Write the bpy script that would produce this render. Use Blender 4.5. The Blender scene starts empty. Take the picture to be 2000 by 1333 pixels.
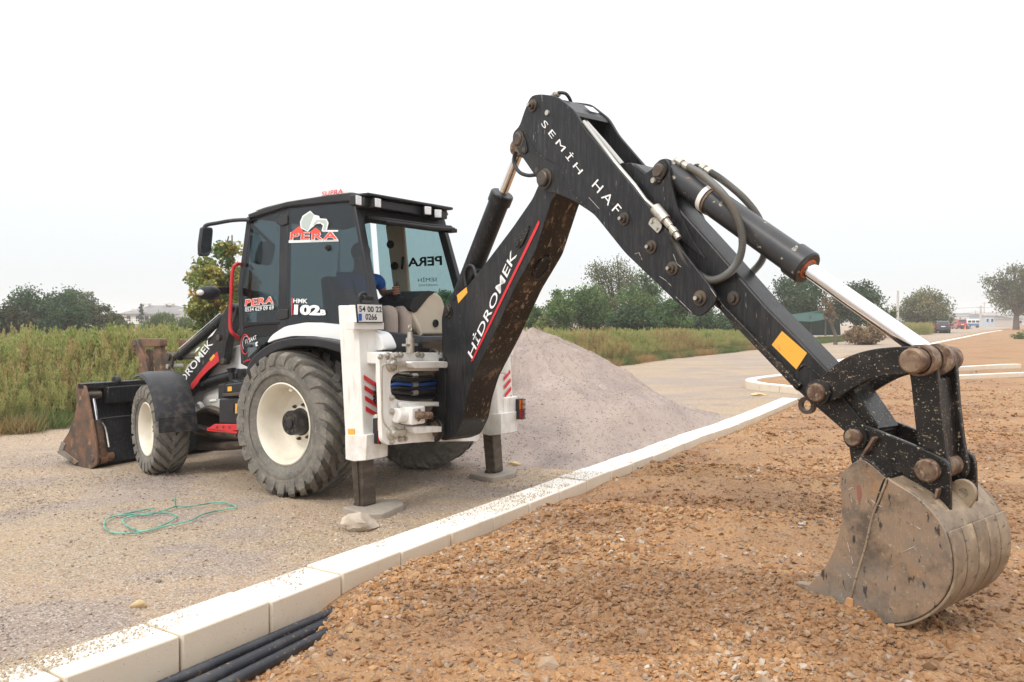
import bpy, bmesh, math, random
import numpy as np
from mathutils import Vector, Matrix, Euler
from mathutils.geometry import tessellate_polygon
random.seed(7); RNG = np.random.default_rng(7)
C = bpy.context.scene.collection
sc = bpy.context.scene
# ------------------------------------------------------------------ camera, world, sun, exposure
F, H = 1572.0, 1.65                      # focal length in pixels of the 2000 px wide photograph, eye height
PIT = math.atan(40.5 / F)
cam = bpy.data.cameras.new('camera'); camo = bpy.data.objects.new('camera', cam); C.objects.link(camo)
cam.sensor_width = 36; cam.lens = 36 * F / 2000; cam.clip_start = .1; cam.clip_end = 3000
camo.location = (0, 0, H); camo.rotation_euler = (math.pi / 2 - PIT, 0, 0); sc.camera = camo
sc.view_settings.view_transform = 'Standard'; sc.view_settings.look = 'None'
sc.view_settings.exposure = 0.22; sc.view_settings.gamma = 1; sc.view_settings.use_curve_mapping = False
SUN_EL, SUN_AZ = math.radians(47), math.radians(-40)
w = bpy.data.worlds.new('World'); sc.world = w; w.use_nodes = True
nt = w.node_tree; nt.nodes.clear()
def N(t, typ, **kw):
    n = t.nodes.new(typ)
    for k, v in kw.items():
        setattr(n, k, v)
    return n
wo = N(nt, 'ShaderNodeOutputWorld'); bg = N(nt, 'ShaderNodeBackground'); nt.links.new(bg.outputs[0], wo.inputs[0])
sky = N(nt, 'ShaderNodeTexSky', sky_type='NISHITA', sun_disc=False, sun_elevation=SUN_EL, sun_rotation=math.radians(220))
bgs = N(nt, 'ShaderNodeBackground'); bgs.inputs['Strength'].default_value = .015
nt.links.new(sky.outputs[0], bgs.inputs[0])
tc = N(nt, 'ShaderNodeTexCoord'); sep = N(nt, 'ShaderNodeSeparateXYZ'); nt.links.new(tc.outputs['Generated'], sep.inputs[0])
ramp = N(nt, 'ShaderNodeValToRGB'); nt.links.new(sep.outputs[2], ramp.inputs[0])
el = ramp.color_ramp.elements
el[0].position = 0.0; el[0].color = (.635, .655, .675, 1)          # foggy horizon
el[1].position = 1.0; el[1].color = (1.82, 1.825, 1.84, 1)          # bright overcast zenith
e = el.new(.08); e.color = (.735, .75, .765, 1)
e = el.new(.16); e.color = (.83, .84, .85, 1)
e = el.new(.30); e.color = (1.02, 1.025, 1.035, 1)
e = el.new(.45); e.color = (1.26, 1.265, 1.275, 1)
nt.links.new(ramp.outputs[0], bg.inputs[0]); bg.inputs['Strength'].default_value = 1.0
ad = N(nt, 'ShaderNodeAddShader'); nt.links.new(bg.outputs[0], ad.inputs[0]); nt.links.new(bgs.outputs[0], ad.inputs[1])
nt.links.new(ad.outputs[0], wo.inputs[0])
sl = bpy.data.lights.new('sun', 'SUN'); sl.energy = 1.5; sl.angle = math.radians(13); sl.color = (1, .955, .88)
sc.cycles.volume_bounces = 1; sc.cycles.use_denoising = True
so = bpy.data.objects.new('sun', sl); C.objects.link(so)
sd = Vector((math.sin(SUN_AZ) * math.cos(SUN_EL), -math.cos(SUN_AZ) * math.cos(SUN_EL), math.sin(SUN_EL)))   # towards the sun (behind and left of the camera)
so.rotation_euler = sd.to_track_quat('Z', 'Y').to_euler()

# ------------------------------------------------------------------ pixel -> place
AZ = math.radians(54.2); O = Vector((-1.463, 8.326, 0)); CAMP = Vector((0, 0, H))
FW = Vector((-math.sin(AZ), math.cos(AZ), 0)); LF = Vector((-math.cos(AZ), -math.sin(AZ), 0)); UP = Vector((0, 0, 1))
MW = Matrix((( FW.x, LF.x, 0, O.x), (FW.y, LF.y, 0, O.y), (0, 0, 1, 0), (0, 0, 0, 1))); MI = MW.inverted()
TH = math.radians(39); BD = Vector((math.sin(TH), -math.cos(TH), 0)); BN = Vector((-math.cos(TH), -math.sin(TH), 0))
K = O - FW * 1.3 + LF * .25
R3 = MI.to_3x3(); LBD = R3 @ BD; LBN = R3 @ BN; LK = MI @ K
def hit(px, py, p, n):
    x = (px - 1000) / F; u = -(py - 666.5) / F; c, s = math.cos(PIT), math.sin(PIT)
    d = Vector((x, c + u * s, -s + u * c)); t = (p - CAMP).dot(n) / d.dot(n)
    return CAMP + d * t
def gz(px, py, z=0.0): return hit(px, py, Vector((0, 0, z)), UP)
def at(px, py, Y): return hit(px, py, Vector((0, Y, 0)), Vector((0, 1, 0)))
def MY(px, py, y): return MI @ hit(px, py, O + LF * y, LF)          # on a plane along the machine
def MX(px, py, x): return MI @ hit(px, py, O + FW * x, FW)          # on a plane across the machine
def BP(px, py, o=0.0): return MI @ hit(px, py, K + BN * o, BN)      # on a plane along the boom
def LP(px, py, p, n): return MI @ hit(px, py, MW @ p, MW.to_3x3() @ n)
def pys(pts, fn, *a): return [fn(p[0], p[1], *a) for p in pts]

# ------------------------------------------------------------------ noise for terrain
def _hash(ix, iy, seed):
    n = (ix * 374761393 + iy * 668265263 + seed * 1442695041) & 0x7fffffff
    n = ((n ^ (n >> 13)) * 1274126177) & 0x7fffffff
    return ((n ^ (n >> 16)) & 0xffff) / 65535.0
def vnoise(x, y, seed=0):
    ix = np.floor(x).astype(np.int64); iy = np.floor(y).astype(np.int64); fx = x - ix; fy = y - iy
    fx = fx * fx * (3 - 2 * fx); fy = fy * fy * (3 - 2 * fy)
    a = _hash(ix, iy, seed); b = _hash(ix + 1, iy, seed); c = _hash(ix, iy + 1, seed); d = _hash(ix + 1, iy + 1, seed)
    return (a + (b - a) * fx) * (1 - fy) + (c + (d - c) * fx) * fy - .5
def fbm(x, y, sc_, oct=4, seed=0, gain=.5):
    x = np.asarray(x, float); y = np.asarray(y, float); r = 0; a = 1
    for k in range(oct):
        r = r + a * vnoise(x * sc_ + 17.3 * k, y * sc_ - 9.1 * k, seed + k); sc_ *= 2.03; a *= gain
    return r
def sstep(a, b, x):
    t = np.clip((x - a) / (b - a), 0, 1); return t * t * (3 - 2 * t)

# ------------------------------------------------------------------ materials
def pmat(name, col, rough=.5, metal=0.0, layers=(), bump=(), spec=.5, coat=0, space='Object', trans=0, sheen=0):
    m = bpy.data.materials.new(name); m.use_nodes = True; t = m.node_tree; b = t.nodes['Principled BSDF']
    L = t.links
    co = N(t, 'ShaderNodeTexCoord').outputs[space]
    colr = N(t, 'ShaderNodeRGB'); colr.outputs[0].default_value = (*col, 1); cur = colr.outputs[0]
    rv = N(t, 'ShaderNodeValue'); rv.outputs[0].default_value = rough; rc = rv.outputs[0]
    for ly in layers:
        k = ly.get('kind', 'noise'); src = co
        if 'stretch' in ly:
            mp_ = N(t, 'ShaderNodeMapping'); mp_.inputs['Scale'].default_value = ly['stretch']
            if 'rot' in ly: mp_.inputs['Rotation'].default_value = ly['rot']
            L.new(co, mp_.inputs[0]); src = mp_.outputs[0]
        if k == 'noise':
            n = N(t, 'ShaderNodeTexNoise'); n.inputs['Scale'].default_value = ly.get('scale', 5)
            n.inputs['Detail'].default_value = ly.get('detail', 5); n.inputs['Roughness'].default_value = ly.get('nr', .6)
            n.inputs['Distortion'].default_value = ly.get('dist', 0); L.new(src, n.inputs['Vector']); f = n.outputs[0]
        elif k == 'voronoi':
            n = N(t, 'ShaderNodeTexVoronoi'); n.inputs['Scale'].default_value = ly.get('scale', 5)
            L.new(src, n.inputs['Vector']); s_ = N(t, 'ShaderNodeSeparateColor'); L.new(n.outputs['Color'], s_.inputs[0]); f = s_.outputs[0]
        elif k == 'edge':
            n = N(t, 'ShaderNodeTexVoronoi', feature='DISTANCE_TO_EDGE'); n.inputs['Scale'].default_value = ly.get('scale', 5)
            L.new(src, n.inputs['Vector']); f = n.outputs[0]
        elif k == 'cell':
            n = N(t, 'ShaderNodeTexVoronoi'); n.inputs['Scale'].default_value = ly.get('scale', 5)
            L.new(src, n.inputs['Vector']); f = n.outputs['Distance']
        elif k == 'up':
            g = N(t, 'ShaderNodeNewGeometry'); s_ = N(t, 'ShaderNodeSeparateXYZ'); L.new(g.outputs['Normal'], s_.inputs[0]); f = s_.outputs[2]
        elif k == 'point':
            g = N(t, 'ShaderNodeNewGeometry'); f = g.outputs['Pointiness']
        elif k == 'random':
            f = N(t, 'ShaderNodeObjectInfo').outputs['Random']
        elif k == 'attr':
            a_ = N(t, 'ShaderNodeAttribute', attribute_name=ly['attr']); f = a_.outputs['Fac']
        elif k in 'xyz':
            s_ = N(t, 'ShaderNodeSeparateXYZ'); L.new(co, s_.inputs[0]); f = s_.outputs['xyz'.index(k)]
        mr = N(t, 'ShaderNodeMapRange'); mr.inputs['From Min'].default_value = ly['lo']; mr.inputs['From Max'].default_value = ly['hi']
        mr.inputs['To Max'].default_value = ly.get('amt', 1.0); L.new(f, mr.inputs['Value']); fac = mr.outputs[0]
        if 'mask' in ly:
            q = ly['mask']; n = N(t, 'ShaderNodeTexNoise'); n.inputs['Scale'].default_value = q[0]; n.inputs['Detail'].default_value = 3
            L.new(co, n.inputs['Vector']); m2 = N(t, 'ShaderNodeMapRange'); m2.inputs['From Min'].default_value = q[1]; m2.inputs['From Max'].default_value = q[2]
            L.new(n.outputs[0], m2.inputs['Value']); mu = N(t, 'ShaderNodeMath', operation='MULTIPLY'); L.new(fac, mu.inputs[0]); L.new(m2.outputs[0], mu.inputs[1]); fac = mu.outputs[0]
        mx = N(t, 'ShaderNodeMix', data_type='RGBA'); mx.blend_type = ly.get('blend', 'MIX')
        L.new(fac, mx.inputs['Factor']); L.new(cur, mx.inputs['A']); mx.inputs['B'].default_value = (*ly['col'], 1); cur = mx.outputs['Result']
        if 'rough' in ly:
            mf = N(t, 'ShaderNodeMix', data_type='FLOAT'); L.new(fac, mf.inputs['Factor']); L.new(rc, mf.inputs['A']); mf.inputs['B'].default_value = ly['rough']; rc = mf.outputs['Result']
    L.new(cur, b.inputs['Base Color']); L.new(rc, b.inputs['Roughness'])
    b.inputs['Metallic'].default_value = metal; b.inputs['Specular IOR Level'].default_value = spec; b.inputs['Coat Weight'].default_value = coat
    prev = None
    for (scl, strg, dist) in bump:
        n = N(t, 'ShaderNodeTexNoise'); n.inputs['Scale'].default_value = scl; n.inputs['Detail'].default_value = 5; L.new(co, n.inputs['Vector'])
        bp = N(t, 'ShaderNodeBump'); bp.inputs['Strength'].default_value = strg; bp.inputs['Distance'].default_value = dist
        L.new(n.outputs[0], bp.inputs['Height'])
        if prev: L.new(prev, bp.inputs['Normal'])
        prev = bp.outputs[0]
    if prev: L.new(prev, b.inputs['Normal'])
    return m
def glass(name, tint, fres=1.0, base=.04, rough=.03, dust=.0):
    m = bpy.data.materials.new(name); m.use_nodes = True; t = m.node_tree; t.nodes.clear(); L = t.links
    o = N(t, 'ShaderNodeOutputMaterial'); tr = N(t, 'ShaderNodeBsdfTransparent'); tr.inputs[0].default_value = (*tint, 1)
    g = N(t, 'ShaderNodeBsdfGlossy'); g.inputs['Roughness'].default_value = rough; g.inputs[0].default_value = (.9, .95, 1, 1)
    lw = N(t, 'ShaderNodeLayerWeight'); fr = N(t, 'ShaderNodeMath', operation='POWER'); L.new(lw.outputs['Facing'], fr.inputs[0]); fr.inputs[1].default_value = 5
    mu = N(t, 'ShaderNodeMath', operation='MULTIPLY_ADD'); L.new(fr.outputs[0], mu.inputs[0]); mu.inputs[1].default_value = fres; mu.inputs[2].default_value = base
    mx = N(t, 'ShaderNodeMixShader'); L.new(mu.outputs[0], mx.inputs[0]); L.new(tr.outputs[0], mx.inputs[1]); L.new(g.outputs[0], mx.inputs[2])
    last = mx.outputs[0]
    if dust:
        co = N(t, 'ShaderNodeTexCoord'); mp_ = N(t, 'ShaderNodeMapping'); mp_.inputs['Scale'].default_value = (9, 9, 1.2); L.new(co.outputs['Object'], mp_.inputs[0])
        n = N(t, 'ShaderNodeTexNoise'); n.inputs['Scale'].default_value = 6; n.inputs['Detail'].default_value = 6; L.new(mp_.outputs[0], n.inputs[0])
        mr = N(t, 'ShaderNodeMapRange'); mr.inputs['From Min'].default_value = .45; mr.inputs['From Max'].default_value = .75; mr.inputs['To Min'].default_value = .02; mr.inputs['To Max'].default_value = dust; L.new(n.outputs[0], mr.inputs[0])
        df = N(t, 'ShaderNodeBsdfDiffuse'); df.inputs[0].default_value = (.16, .155, .145, 1)
        m3 = N(t, 'ShaderNodeMixShader'); L.new(mr.outputs[0], m3.inputs[0]); L.new(last, m3.inputs[1]); L.new(df.outputs[0], m3.inputs[2]); last = m3.outputs[0]
    L.new(last, o.inputs[0]); return m
DUST = (.27, .21, .155); RUST = (.20, .085, .035); SOILC = (.36, .215, .115)
BLK = pmat('black_paint', (.0085, .009, .0105), .38, spec=.32, layers=[
    dict(scale=5, stretch=(9, 9, .8), lo=.42, hi=.8, col=(.040, .040, .042), rough=.55, amt=.6),
    dict(scale=30, stretch=(2, 2, .25), lo=.5, hi=.75, col=(.055, .054, .055), amt=.55, detail=4),
    dict(scale=2.3, lo=.50, hi=.75, col=(.06, .052, .046), rough=.7, amt=.4, detail=8),
    dict(scale=55, stretch=(1, 1, .15), lo=.68, hi=.74, col=(.36, .34, .31), amt=.55, detail=3),
    dict(scale=90, lo=.70, hi=.76, col=DUST, rough=.8, amt=.8, detail=3)], bump=[(60, .06, .004)])
BLKU = pmat('black_paint_muddy', (.009, .0075, .007), .33, spec=.35, layers=[
    dict(scale=3, lo=.47, hi=.75, col=(.05, .034, .024), rough=.6, amt=.7, detail=7),
    dict(scale=5, stretch=(1.6, 1.6, .6), lo=.57, hi=.65, col=(.24, .15, .08), rough=.85, amt=.7, detail=9, nr=.72),
    dict(scale=7, stretch=(3.2, 3.2, .35), lo=.585, hi=.62, col=(.40, .30, .19), rough=.85, amt=.7, detail=7, nr=.7),
    dict(scale=70, lo=.66, hi=.72, col=(.4, .34, .27), amt=.8, detail=3)], bump=[(60, .1, .005)])
BLKD = pmat('black_paint_worn', (.007, .0065, .0065), .36, spec=.35, layers=[
    dict(scale=6, lo=.5, hi=.7, col=(.04, .031, .024), rough=.6, amt=.8, detail=8),
    dict(scale=20, stretch=(1, 1, 2.4), rot=(.4, .3, .8), lo=.60, hi=.66, col=(.32, .23, .14), rough=.8, amt=.85, detail=8, nr=.75),
    dict(scale=80, lo=.63, hi=.68, col=(.45, .37, .27), amt=.85, detail=3)], bump=[(50, .15, .006), (9, .1, .01)])
WHT = pmat('white_paint', (.78, .765, .725), .38, layers=[
    dict(scale=4, lo=.5, hi=.85, col=(.60, .56, .48), rough=.6, amt=.5, detail=8),
    dict(scale=26, lo=.66, hi=.70, col=(.16, .10, .06), amt=.9, detail=7, nr=.75),
    dict(scale=10, stretch=(2.5, 2.5, .35), lo=.58, hi=.75, col=(.42, .33, .22), rough=.7, amt=.45, detail=7),
    dict(kind='z', lo=.95, hi=.45, col=(.50, .42, .31), rough=.7, amt=.5, mask=(8, .42, .62))], bump=[(40, .03, .003)])
WHTP = pmat('white_panel', (.82, .82, .81), .3, layers=[dict(scale=5, lo=.5, hi=.9, col=(.66, .63, .57), amt=.35)])
RIMM = pmat('cream_rim', (.74, .69, .58), .42, layers=[
    dict(scale=3.5, lo=.47, hi=.8, col=(.45, .37, .26), rough=.7, amt=.6, detail=8),
    dict(scale=30, lo=.66, hi=.74, col=(.22, .15, .09), amt=.8)])
TYR = pmat('dusty_rubber', (.10, .095, .085), .85, layers=[
    dict(scale=5, lo=.35, hi=.7, col=(.235, .215, .18), amt=.85, detail=8),
    dict(scale=30, lo=.5, hi=.75, col=(.31, .27, .215), amt=.55, detail=5),
    dict(scale=7, stretch=(6, 1, 1), lo=.62, hi=.7, col=(.42, .38, .31), amt=.4, mask=(3, .4, .6))], bump=[(45, .35, .01), (160, .25, .003)])
PLS = pmat('black_plastic', (.012, .013, .016), .42, spec=.38, layers=[
    dict(scale=3, lo=.45, hi=.8, col=(.045, .046, .052), rough=.6, amt=.6, detail=8),
    dict(scale=70, lo=.70, hi=.74, col=(.25, .23, .20), amt=.6, detail=3),
    dict(kind='z', lo=.7, hi=.3, col=(.13, .105, .08), rough=.85, amt=.5, mask=(14, .48, .7))], bump=[(150, .08, .002)])
RUB = pmat('black_rubber', (.014, .014, .015), .5)
RED = pmat('red_paint', (.55, .02, .025), .4, layers=[dict(scale=12, lo=.55, hi=.75, col=(.22, .06, .05), rough=.7, amt=.6, detail=7)])
REDS = pmat('red_sticker', (.62, .022, .03), .35, layers=[dict(scale=40, lo=.66, hi=.7, col=(.1, .05, .05), amt=.8)])
WST = pmat('white_sticker', (.80, .80, .79), .4, layers=[dict(scale=35, lo=.66, hi=.72, col=(.2, .19, .18), amt=.7)])
ORG = pmat('orange_sticker', (.80, .40, .05), .5, layers=[dict(scale=14, lo=.6, hi=.68, col=(.42, .24, .06), amt=.8, detail=7)])
CHR = pmat('chrome', (.82, .82, .83), .12, 1.0, layers=[dict(scale=4, lo=.55, hi=.8, col=(.55, .5, .45), rough=.3, amt=.5)])
ZNC = pmat('zinc', (.52, .50, .44), .42, .75, layers=[dict(scale=20, lo=.5, hi=.7, col=(.25, .2, .14), rough=.8, amt=.6)])
PINM = pmat('worn_steel_pin', (.24, .165, .11), .5, .4, layers=[
    dict(scale=14, lo=.40, hi=.62, col=(.085, .045, .03), rough=.75, amt=.9, detail=8),
    dict(scale=30, lo=.57, hi=.67, col=(.42, .33, .23), rough=.8, amt=.6)], bump=[(40, .3, .006)])
RST = pmat('rusty_steel', (.27, .185, .12), .55, .15, layers=[
    dict(scale=2.2, lo=.42, hi=.60, col=(.165, .148, .128), rough=.40, amt=.9, detail=9, nr=.7),
    dict(scale=40, stretch=(3, 3, .5), lo=.55, hi=.75, col=(.36, .29, .21), rough=.7, amt=.5, detail=4),
    dict(scale=1.9, lo=.47, hi=.57, col=(.085, .070, .056), rough=.40, amt=.85, detail=10, nr=.72),
    dict(scale=4, lo=.55, hi=.68, col=(.33, .18, .08), rough=.8, amt=.65, detail=9, nr=.7),
    dict(scale=16, stretch=(2.2, 2.2, .7), lo=.61, hi=.655, col=(.025, .02, .02), rough=.5, amt=.9, detail=5),
    dict(kind='z', lo=.50, hi=.12, col=(.215, .21, .195), rough=.38, amt=.85, mask=(2.5, .35, .55)),
    dict(scale=60, lo=.62, hi=.7, col=(.46, .36, .25), rough=.85, amt=.6)], bump=[(30, .15, .006), (5, .15, .02)])
RSB = pmat('rusty_brown_steel', (.185, .095, .055), .6, .1, layers=[
    dict(scale=4, lo=.45, hi=.62, col=(.06, .05, .045), rough=.5, amt=.9, detail=8),
    dict(scale=11, lo=.56, hi=.7, col=(.38, .22, .11), rough=.85, amt=.8, detail=8),
    dict(scale=50, lo=.64, hi=.7, col=(.02, .02, .02), amt=.8)], bump=[(30, .2, .006)])
SHL = pmat('muddy_shell_steel', (.31, .24, .165), .6, .1, layers=[
    dict(scale=3.5, lo=.42, hi=.62, col=(.15, .105, .068), rough=.5, amt=.85, detail=9, nr=.7),
    dict(scale=18, stretch=(1, 1, 2.5), lo=.60, hi=.66, col=(.04, .035, .03), amt=.8, detail=6),
    dict(scale=9, lo=.55, hi=.72, col=(.50, .39, .25), rough=.85, amt=.8, detail=8)], bump=[(30, .15, .006)])
BRS = pmat('dark_steel', (.075, .06, .05), .42, .5, layers=[
    dict(scale=5, stretch=(1, 1, 3), lo=.45, hi=.7, col=(.17, .13, .09), rough=.6, amt=.8, detail=8)])
BEI = pmat('beige_plastic', (.52, .45, .35), .55, layers=[dict(scale=6, lo=.5, hi=.85, col=(.36, .30, .22), amt=.5)])
INT = pmat('cab_dark_trim', (.012, .012, .013), .6, spec=.3)
SEAT = pmat('seat_fabric', (.03, .03, .034), .9)
GLD = glass('tinted_glass', (.40, .445, .465), .9, .045, .015, .10)
GLR = glass('teal_glass', (.55, .665, .675), .8, .02, .02, .06)
MIR = pmat('mirror_face', (.35, .37, .38), .05, 1.0)
LAMP = pmat('lamp_lens', (.86, .86, .86), .15, layers=[dict(kind='cell', scale=60, lo=.2, hi=.6, col=(.6, .62, .64), amt=.6)])
TLR = pmat('tail_lens_red', (.35, .012, .012), .2); TLO = pmat('tail_lens_orange', (.8, .17, .01), .2)
BLU = pmat('blue_hose', (.01, .065, .26), .4); PLB = pmat('plate_blue', (.02, .12, .5), .4)
SKIN = pmat('skin', (.30, .145, .085), .55, layers=[dict(scale=30, lo=.4, hi=.8, col=(.22, .09, .055), amt=.5)])
SHIRT = pmat('blue_shirt', (.025, .12, .42), .85, layers=[dict(scale=8, lo=.4, hi=.8, col=(.015, .07, .28), amt=.6)])
TROU = pmat('beige_trousers', (.36, .29, .245), .9, layers=[dict(scale=9, lo=.4, hi=.8, col=(.33, .27, .225), amt=.6)], bump=[(12, .3, .02)])
HAIR = pmat('dark_hair', (.02, .015, .012), .7)
GRYP = pmat('logo_grey', (.44, .50, .47), .5); ORGR = pmat('logo_red', (.72, .075, .045), .4)
SPR = pmat('steel_spring_hose', (.24, .24, .225), .4, .6)

# ------------------------------------------------------------------ mesh building
def fin(me, ang=36):
    me.polygons.foreach_set('use_smooth', [True] * len(me.polygons)); me.update()
    try: me.set_sharp_from_angle(angle=math.radians(ang))
    except Exception: pass
def cr(pts, n=8):                               # Catmull-Rom through points
    P = [Vector(p) for p in pts]; P = [P[0] * 2 - P[1]] + P + [P[-1] * 2 - P[-2]]; r = []
    for i in range(1, len(P) - 2):
        for k in range(n):
            t = k / n; a, b, c, d = P[i - 1:i + 3]
            r.append(.5 * ((2 * b) + (c - a) * t + (2 * a - 5 * b + 4 * c - d) * t * t + (3 * b - a - 3 * c + d) * t ** 3))
    r.append(P[-2]); return r
def rnd(pts, r=.03, n=4, rs=None):              # round the corners of a planar 3-D outline
    out = []; m = len(pts)
    for i, p in enumerate(pts):
        a = pts[i - 1]; b = pts[(i + 1) % m]; rr = rs[i] if rs else r
        da = a - p; db = b - p; d1 = min(rr, da.length * .48); d2 = min(rr, db.length * .48)
        if rr <= 0 or da.length < 1e-6 or db.length < 1e-6: out.append(p.copy()); continue
        s = p + da.normalized() * d1; e_ = p + db.normalized() * d2
        for k in range(n + 1):
            t = k / n; out.append(s * (1 - t) ** 2 + p * 2 * t * (1 - t) + e_ * t * t)
    return out
class MB:
    def __init__(s): s.v = []; s.f = []; s.mi = []; s.m = 0
    def add(s, vs, fs):
        o = len(s.v); s.v += [tuple(v) for v in vs]; s.f += [tuple(i + o for i in f) for f in fs]; s.mi += [s.m] * len(fs); return s
    def box(s, c, d, R=None):
        c = Vector(c); vs = []
        for x in (-1, 1):
            for y in (-1, 1):
                for z in (-1, 1):
                    q = Vector((x * d[0] / 2, y * d[1] / 2, z * d[2] / 2)); vs.append(c + (R @ q if R else q))
        return s.add(vs, [(0, 1, 3, 2), (4, 6, 7, 5), (0, 4, 5, 1), (2, 3, 7, 6), (0, 2, 6, 4), (1, 5, 7, 3)])
    def beam(s, p0, p1, w_, h, up=(0, 0, 1), w1=None, h1=None):
        p0 = Vector(p0); p1 = Vector(p1); d = (p1 - p0).normalized(); x = d.cross(Vector(up)).normalized(); y = x.cross(d)
        w1 = w1 or w_; h1 = h1 or h
        vs = [p0 + x * a * w_ / 2 + y * b * h / 2 for a, b in ((-1, -1), (1, -1), (1, 1), (-1, 1))] + [p1 + x * a * w1 / 2 + y * b * h1 / 2 for a, b in ((-1, -1), (1, -1), (1, 1), (-1, 1))]
        return s.add(vs, [(0, 1, 2, 3), (7, 6, 5, 4), (0, 4, 5, 1), (1, 5, 6, 2), (2, 6, 7, 3), (3, 7, 4, 0)])
    def tube(s, pts, r, n=10, cap=True):
        P = [Vector(p) for p in pts]; m = len(P); rr = r if isinstance(r, (list, tuple)) else [r] * m
        t0 = (P[1] - P[0]).normalized(); a = t0.cross(Vector((.31, .2, .93)))
        if a.length < .01: a = t0.cross(Vector((1, 0, 0)))
        a.normalize(); vs = []
        for i in range(m):
            t = ((P[min(i + 1, m - 1)] - P[max(i - 1, 0)])).normalized(); a = (a - t * a.dot(t)).normalized(); b = t.cross(a)
            for k in range(n):
                q = 2 * math.pi * k / n; vs.append(P[i] + (a * math.cos(q) + b * math.sin(q)) * rr[i])
        fs = [(i * n + k, i * n + (k + 1) % n, (i + 1) * n + (k + 1) % n, (i + 1) * n + k) for i in range(m - 1) for k in range(n)]
        if cap: fs += [tuple(range(n - 1, -1, -1)), tuple((m - 1) * n + k for k in range(n))]
        return s.add(vs, fs)
    def cyl(s, p0, p1, r0, r1=None, n=20): return s.tube([p0, p1], [r0, r0 if r1 is None else r1], n)
    def rod(s, p0, p1, prof, n=20):             # prof: (fraction or metres from p0, radius)
        p0 = Vector(p0); p1 = Vector(p1); d = (p1 - p0).normalized()
        return s.lathe([(a, r) for a, r in prof], p0, d, n)
    def lathe(s, prof, o, ax, n=32, a0=0, a1=2 * math.pi, ref=None, close=False):
        o = Vector(o); ax = Vector(ax).normalized(); x = Vector(ref) if ref else ax.cross(Vector((.3, .21, .93)))
        x = (x - ax * x.dot(ax)).normalized(); y = ax.cross(x); full = abs(a1 - a0 - 2 * math.pi) < 1e-6; m = len(prof)
        steps = n if full else n + 1; vs = []
        for k in range(steps):
            q = a0 + (a1 - a0) * k / n; d = x * math.cos(q) + y * math.sin(q)
            for (h, r) in prof: vs.append(o + ax * h + d * r)
        fs = []; mm = m if close else m - 1
        for k in range(n):
            k2 = (k + 1) % steps
            for j in range(mm):
                j2 = (j + 1) % m; fs.append((k * m + j, k2 * m + j, k2 * m + j2, k * m + j2))
        if not full and close: fs += [tuple(range(m)), tuple(n * m + j for j in range(m - 1, -1, -1))]
        return s.add(vs, fs)
    def plate(s, outl, vec, holes=None):
        vec = Vector(vec); outl = [Vector(p) for p in outl]; n = len(outl)
        if not holes:
            vs = outl + [p + vec for p in outl]
            return s.add(vs, [tuple(range(n)), tuple(range(2 * n - 1, n - 1, -1))] + [(i, (i + 1) % n + 0, (i + 1) % n + n, i + n)[::-1] for i in range(n)])
        loops = [outl] + [[Vector(p) for p in h] for h in holes]; allp = [p for l in loops for p in l]; m = len(allp)
        tr = tessellate_polygon(loops); fs = [tuple(t) for t in tr] + [tuple(i + m for i in reversed(t)) for t in tr]; b = 0
        for l in loops:
            k = len(l); fs += [(b + i, b + (i + 1) % k, b + (i + 1) % k + m, b + i + m) for i in range(k)]; b += k
        return s.add(allp + [p + vec for p in allp], fs)
    def sphere(s, c, r, n=10, sc_=(1, 1, 1)):
        m = max(4, n // 2); c = Vector(c); vs = []; fs = []
        for i in range(m + 1):
            for k in range(n):
                a = math.pi * i / m; b = 2 * math.pi * k / n
                vs.append(c + Vector((math.sin(a) * math.cos(b) * r * sc_[0], math.sin(a) * math.sin(b) * r * sc_[1], math.cos(a) * r * sc_[2])))
        for i in range(m):
            for k in range(n): fs.append((i * n + k, (i + 1) * n + k, (i + 1) * n + (k + 1) % n, i * n + (k + 1) % n))
        return s.add(vs, fs)
def obj(name, mb, mat, parent=None, bev=0, ang=36, label=None, recalc=True, seg=2, matrix=None):
    me = bpy.data.meshes.new(name)
    if isinstance(mb, MB): me.from_pydata([tuple(v) for v in mb.v], [], mb.f)
    else: me.from_pydata(mb[0], [], mb[1])
    for m in (mat if isinstance(mat, (list, tuple)) else [mat]): me.materials.append(m)
    if isinstance(mb, MB) and max(mb.mi, default=0) > 0: me.polygons.foreach_set('material_index', mb.mi)
    if recalc:
        b = bmesh.new(); b.from_mesh(me); bmesh.ops.recalc_face_normals(b, faces=b.faces); b.to_mesh(me); b.free()
    fin(me, ang); o = bpy.data.objects.new(name, me); C.objects.link(o)
    if parent: o.parent = parent
    if matrix is not None: o.matrix_local = matrix
    if bev:
        md = o.modifiers.new('bevel', 'BEVEL'); md.width = bev; md.segments = seg; md.limit_method = 'ANGLE'; md.angle_limit = math.radians(38); md.harden_normals = False
    if label: o['label'] = label
    return o
def tag(o, label=None, cat=None, group=None, kind=None):
    for k, v in (('label', label), ('category', cat), ('group', group), ('kind', kind)):
        if v: o[k] = v
    return o
def empty(name, loc=(0, 0, 0), rz=0):
    o = bpy.data.objects.new(name, None); o.empty_display_size = .3; C.objects.link(o); o.location = loc; o.rotation_euler = (0, 0, rz); return o
def copy_tree(o, parent=None):
    c = o.copy(); C.objects.link(c); c.parent = parent
    for ch in [x for x in o.children]: copy_tree(ch, c)
    return c
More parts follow.
